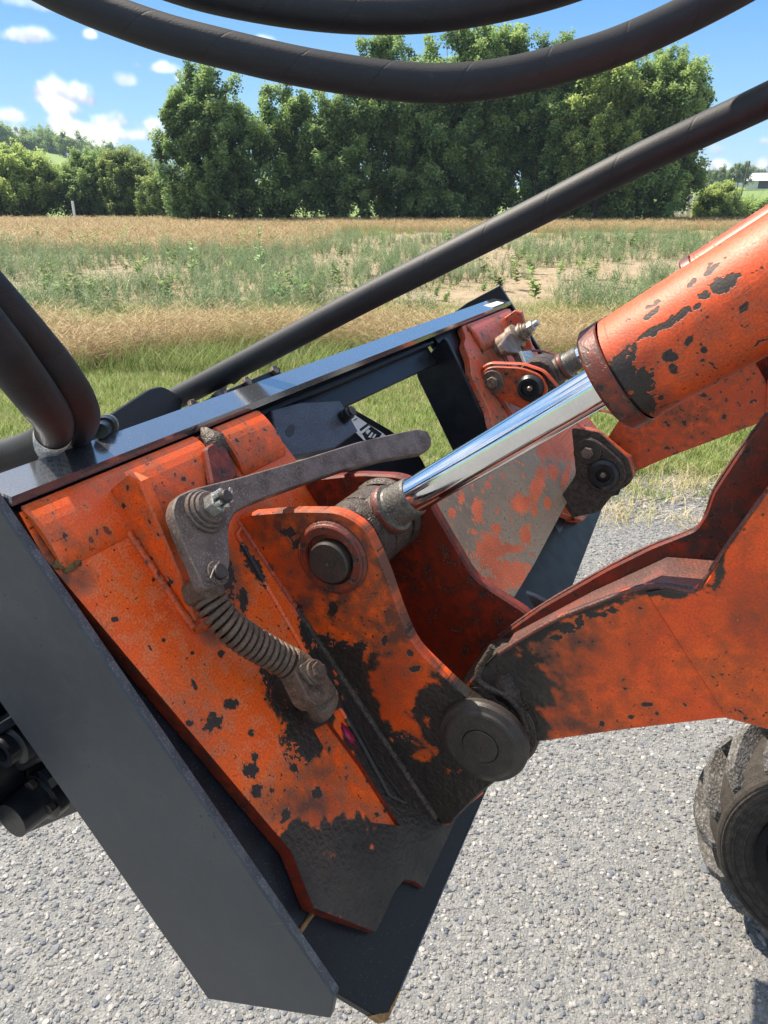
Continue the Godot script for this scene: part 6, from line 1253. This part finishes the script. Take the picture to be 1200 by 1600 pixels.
func build_trees() -> void:
	for k in 2: sprays.append(spray_mesh(500 + k, 18, 0.26, 0.17))
	var g := "maples in the tree line beyond the field"
	var deep := Color(0.144, 0.235, 0.096)
	var mid := Color(0.169, 0.266, 0.105)
	var light := Color(0.213, 0.304, 0.111)
	# place in the picture's order, left to right: base, height, crown width, tone
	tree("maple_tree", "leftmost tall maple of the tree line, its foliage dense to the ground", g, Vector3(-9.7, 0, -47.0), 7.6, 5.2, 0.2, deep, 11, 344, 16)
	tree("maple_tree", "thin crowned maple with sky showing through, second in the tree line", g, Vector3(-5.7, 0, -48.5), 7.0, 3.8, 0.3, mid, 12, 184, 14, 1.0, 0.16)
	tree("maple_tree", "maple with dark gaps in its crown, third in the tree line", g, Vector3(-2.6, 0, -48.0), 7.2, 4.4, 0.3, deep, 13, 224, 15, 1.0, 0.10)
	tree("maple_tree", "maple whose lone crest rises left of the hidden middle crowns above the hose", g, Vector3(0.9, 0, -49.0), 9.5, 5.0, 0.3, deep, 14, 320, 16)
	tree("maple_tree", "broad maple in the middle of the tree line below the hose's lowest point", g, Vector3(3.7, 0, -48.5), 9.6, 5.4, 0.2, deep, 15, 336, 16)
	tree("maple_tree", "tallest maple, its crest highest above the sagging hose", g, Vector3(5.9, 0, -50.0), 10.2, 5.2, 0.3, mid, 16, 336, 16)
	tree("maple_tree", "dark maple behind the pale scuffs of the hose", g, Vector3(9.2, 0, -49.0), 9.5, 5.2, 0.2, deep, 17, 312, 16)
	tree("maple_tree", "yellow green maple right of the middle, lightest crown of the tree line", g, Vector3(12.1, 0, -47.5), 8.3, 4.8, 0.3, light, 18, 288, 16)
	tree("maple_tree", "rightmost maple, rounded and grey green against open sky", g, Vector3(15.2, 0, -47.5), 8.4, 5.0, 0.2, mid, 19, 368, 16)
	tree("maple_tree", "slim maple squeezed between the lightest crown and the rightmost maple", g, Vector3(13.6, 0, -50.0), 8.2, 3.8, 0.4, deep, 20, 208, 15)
	# left of the tree line
	var g2 := "lower trees at the left edge of the field"
	tree("broad_tree", "light green spreading tree at the left edge of the view", g2, Vector3(-26.2, 0, -58.0), 4.2, 6.8, 0.1, light, 31, 336, 15, 1.1)
	tree("broad_tree", "darker round tree just right of the white marker post", g2, Vector3(-20.9, 0, -59.0), 3.7, 3.4, 0.1, deep, 32, 184, 15)
	tree("broad_tree", "soft pale green willow like tree beside the tall maples", g2, Vector3(-17.6, 0, -58.0), 3.9, 4.4, 0.1, Color(0.15, 0.22, 0.085), 33, 264, 15, 0.8)
	tree("broad_tree", "small pale shrub like tree under the leftmost tall maple", g2, Vector3(-14.6, 0, -55.0), 2.6, 3.0, 0.1, Color(0.14, 0.21, 0.08), 34, 144, 14, 0.8)
	tree("broad_tree", "yellowish tree behind the light green spreading tree", g2, Vector3(-31.5, 0, -66.0), 4.8, 5.6, 0.2, Color(0.19, 0.24, 0.075), 35, 240, 14)
	# right
	tree("small_tree", "young spreading bush in front of the white fence", "", Vector3(19.9, 0, -49.5), 1.7, 2.6, 0.0, light, 41, 110, 12, 0.8, 0.1)
	tree("small_tree", "low rounded bush right of the white fence", "", Vector3(22.6, 0, -52.0), 0.9, 3.6, 0.0, mid, 42, 130, 12, 0.8)
	# woods on the left hill
	var r := RandomNumberGenerator.new(); r.seed = 5
	for i in 30:
		var az := lerpf(-26.5, -14.0, i / 29.0) + r.randf_range(-0.3, 0.3)
		var d := 300.0 + r.randf_range(-10, 30)
		var x := sin(deg_to_rad(az)) * d; var z := -cos(deg_to_rad(az)) * d
		tree("hill_tree", "distant tree in the row along the crest of the left hill", "trees along the crest of the left hill", Vector3(x, land(x, z) - 0.5, z), r.randf_range(5.0, 8.0), r.randf_range(7, 9.5), 0.0, deep.lerp(light, r.randf() * 0.6), 600 + i, 34, 9, 2.6)
	for i in 8:
		var az := lerpf(-26.0, -18.5, i / 7.0)
		var d := 150.0 + r.randf_range(-8, 12)
		if az > -22.9 and az < -20.9: continue
		var x := sin(deg_to_rad(az)) * d; var z := -cos(deg_to_rad(az)) * d
		tree("hill_tree", "tree on the slope below the crest of the left hill", "trees on the slope of the left hill", Vector3(x, land(x, z) - 0.3, z), r.randf_range(3.5, 5.5), r.randf_range(5, 7), 0.0, mid.lerp(light, r.randf()), 700 + i, 40, 9, 1.8)

func build_far_places() -> void:
	var spot := func(px_az: float, d: float) -> Vector3:
		var x := sin(deg_to_rad(px_az)) * d; var z := -cos(deg_to_rad(px_az)) * d
		return Vector3(x, land(x, z), z)
	tree("round_tree", "left of the two round shade trees by the far houses", "", spot.call(21.75, 210.0), 4.9, 4.6, 1.6, Color(0.14, 0.21, 0.10), 51, 60, 12, 1.3)
	tree("round_tree", "right of the two round shade trees by the far houses", "", spot.call(22.95, 205.0), 5.3, 5.0, 1.6, Color(0.14, 0.21, 0.10), 52, 66, 12, 1.3)
	var homes := [["white_house", "low house with a pink brick front behind the left round shade tree", 21.3, 250.0, 14.0, 2.6, M.brick, M.roof_grey, "house"], ["white_house", "long white roofed house right of the two round shade trees", 23.3, 240.0, 12.0, 2.2, M.white, M.roof_white, "house"], ["garage", "white garage with a dark open door at the right edge", 24.35, 215.0, 7.0, 2.0, M.white, M.roof_white, "garage"]]
	for e in homes:
		var o := Node3D.new(); o.name = numbered(e[0]); add_child(o, true)
		o.position = spot.call(e[2], e[3]) - Vector3(0, 0.3, 0)
		o.rotation.y = -deg_to_rad(e[2])
		tag(o, e[1], e[8])
		var w: float = e[4]; var hh: float = e[5]
		var b := BoxMesh.new(); b.size = Vector3(w, hh, 8.0)
		part(o, "wall", b, e[6]).position = Vector3(0, hh / 2, 0)
		var s := Shape.new()
		var A := Vector3(-w / 2 - 0.5, hh, 4.6); var B := Vector3(w / 2 + 0.5, hh, 4.6); var C := Vector3(w / 2 + 0.5, hh + 1.2, 0); var D := Vector3(-w / 2 - 0.5, hh + 1.2, 0)
		var E := Vector3(-w / 2 - 0.5, hh, -4.6); var F := Vector3(w / 2 + 0.5, hh, -4.6)
		s.quad(A, B, C, D, Vector3(0, 1, 1)); s.quad(E, F, C, D, Vector3(0, 1, -1)); s.flat(A, E, D, Vector3.LEFT); s.flat(B, F, C, Vector3.RIGHT); s.quad(A, B, F, E, Vector3.DOWN)
		part(o, "roof", s.mesh(), e[7])
		var door := BoxMesh.new(); door.size = Vector3(3.2 if e[8] == "garage" else 1.1, 1.6, 0.1)
		part(o, "door", door, M.dark).position = Vector3(0.8 if e[8] == "garage" else 1.0, 0.85 + 0.3, 4.03)
		if e[8] == "house":
			for k in 3:
				var win := BoxMesh.new(); win.size = Vector3(1.4, 0.9, 0.1)
				part(o, "window", win, M.dark).position = Vector3(-w * 0.36 + k * w * 0.3, 1.5, 4.03)
	for i in 4:
		var az := 23.2 + 0.5 * i
		tree("hill_tree", "distant tree on the skyline behind the far houses", "trees on the skyline behind the far houses", spot.call(az, 400.0 + 20.0 * i), 5.0, 8.0, 0.0, Color(0.12, 0.18, 0.10), 800 + i, 24, 9, 3.2)
	var pole := put("utility_pole", turned(Vector3.ZERO, Vector3.UP, [[0, 0.16], [7.0, 0.12], [7.0, 0]], 8), M.bark, "short dark wooden pole on the far lawn before the houses", "pole")
	pole.position = spot.call(23.2, 165.0) - Vector3(0, 1.0, 0)
	pole.rotation.z = -0.1
	# white slatted panel by the bushes
	var fence := Node3D.new(); fence.name = numbered("white_fence"); add_child(fence, true)
	fence.position = Vector3(20.2, 0, -52.5)
	fence.rotation.y = -0.3
	tag(fence, "white slatted fence panel half hidden by bushes at the right end of the tree line", "fence")
	for k in 9:
		var b := BoxMesh.new(); b.size = Vector3(0.26, 1.5, 0.05)
		part(fence, "slat", b, M.white).position = Vector3(-1.5 + k * 0.36, 0.85, 0)
	for y in [0.35, 1.35]:
		var b := BoxMesh.new(); b.size = Vector3(3.3, 0.1, 0.05)
		part(fence, "rail", b, M.white).position = Vector3(-0.05, y, -0.06)
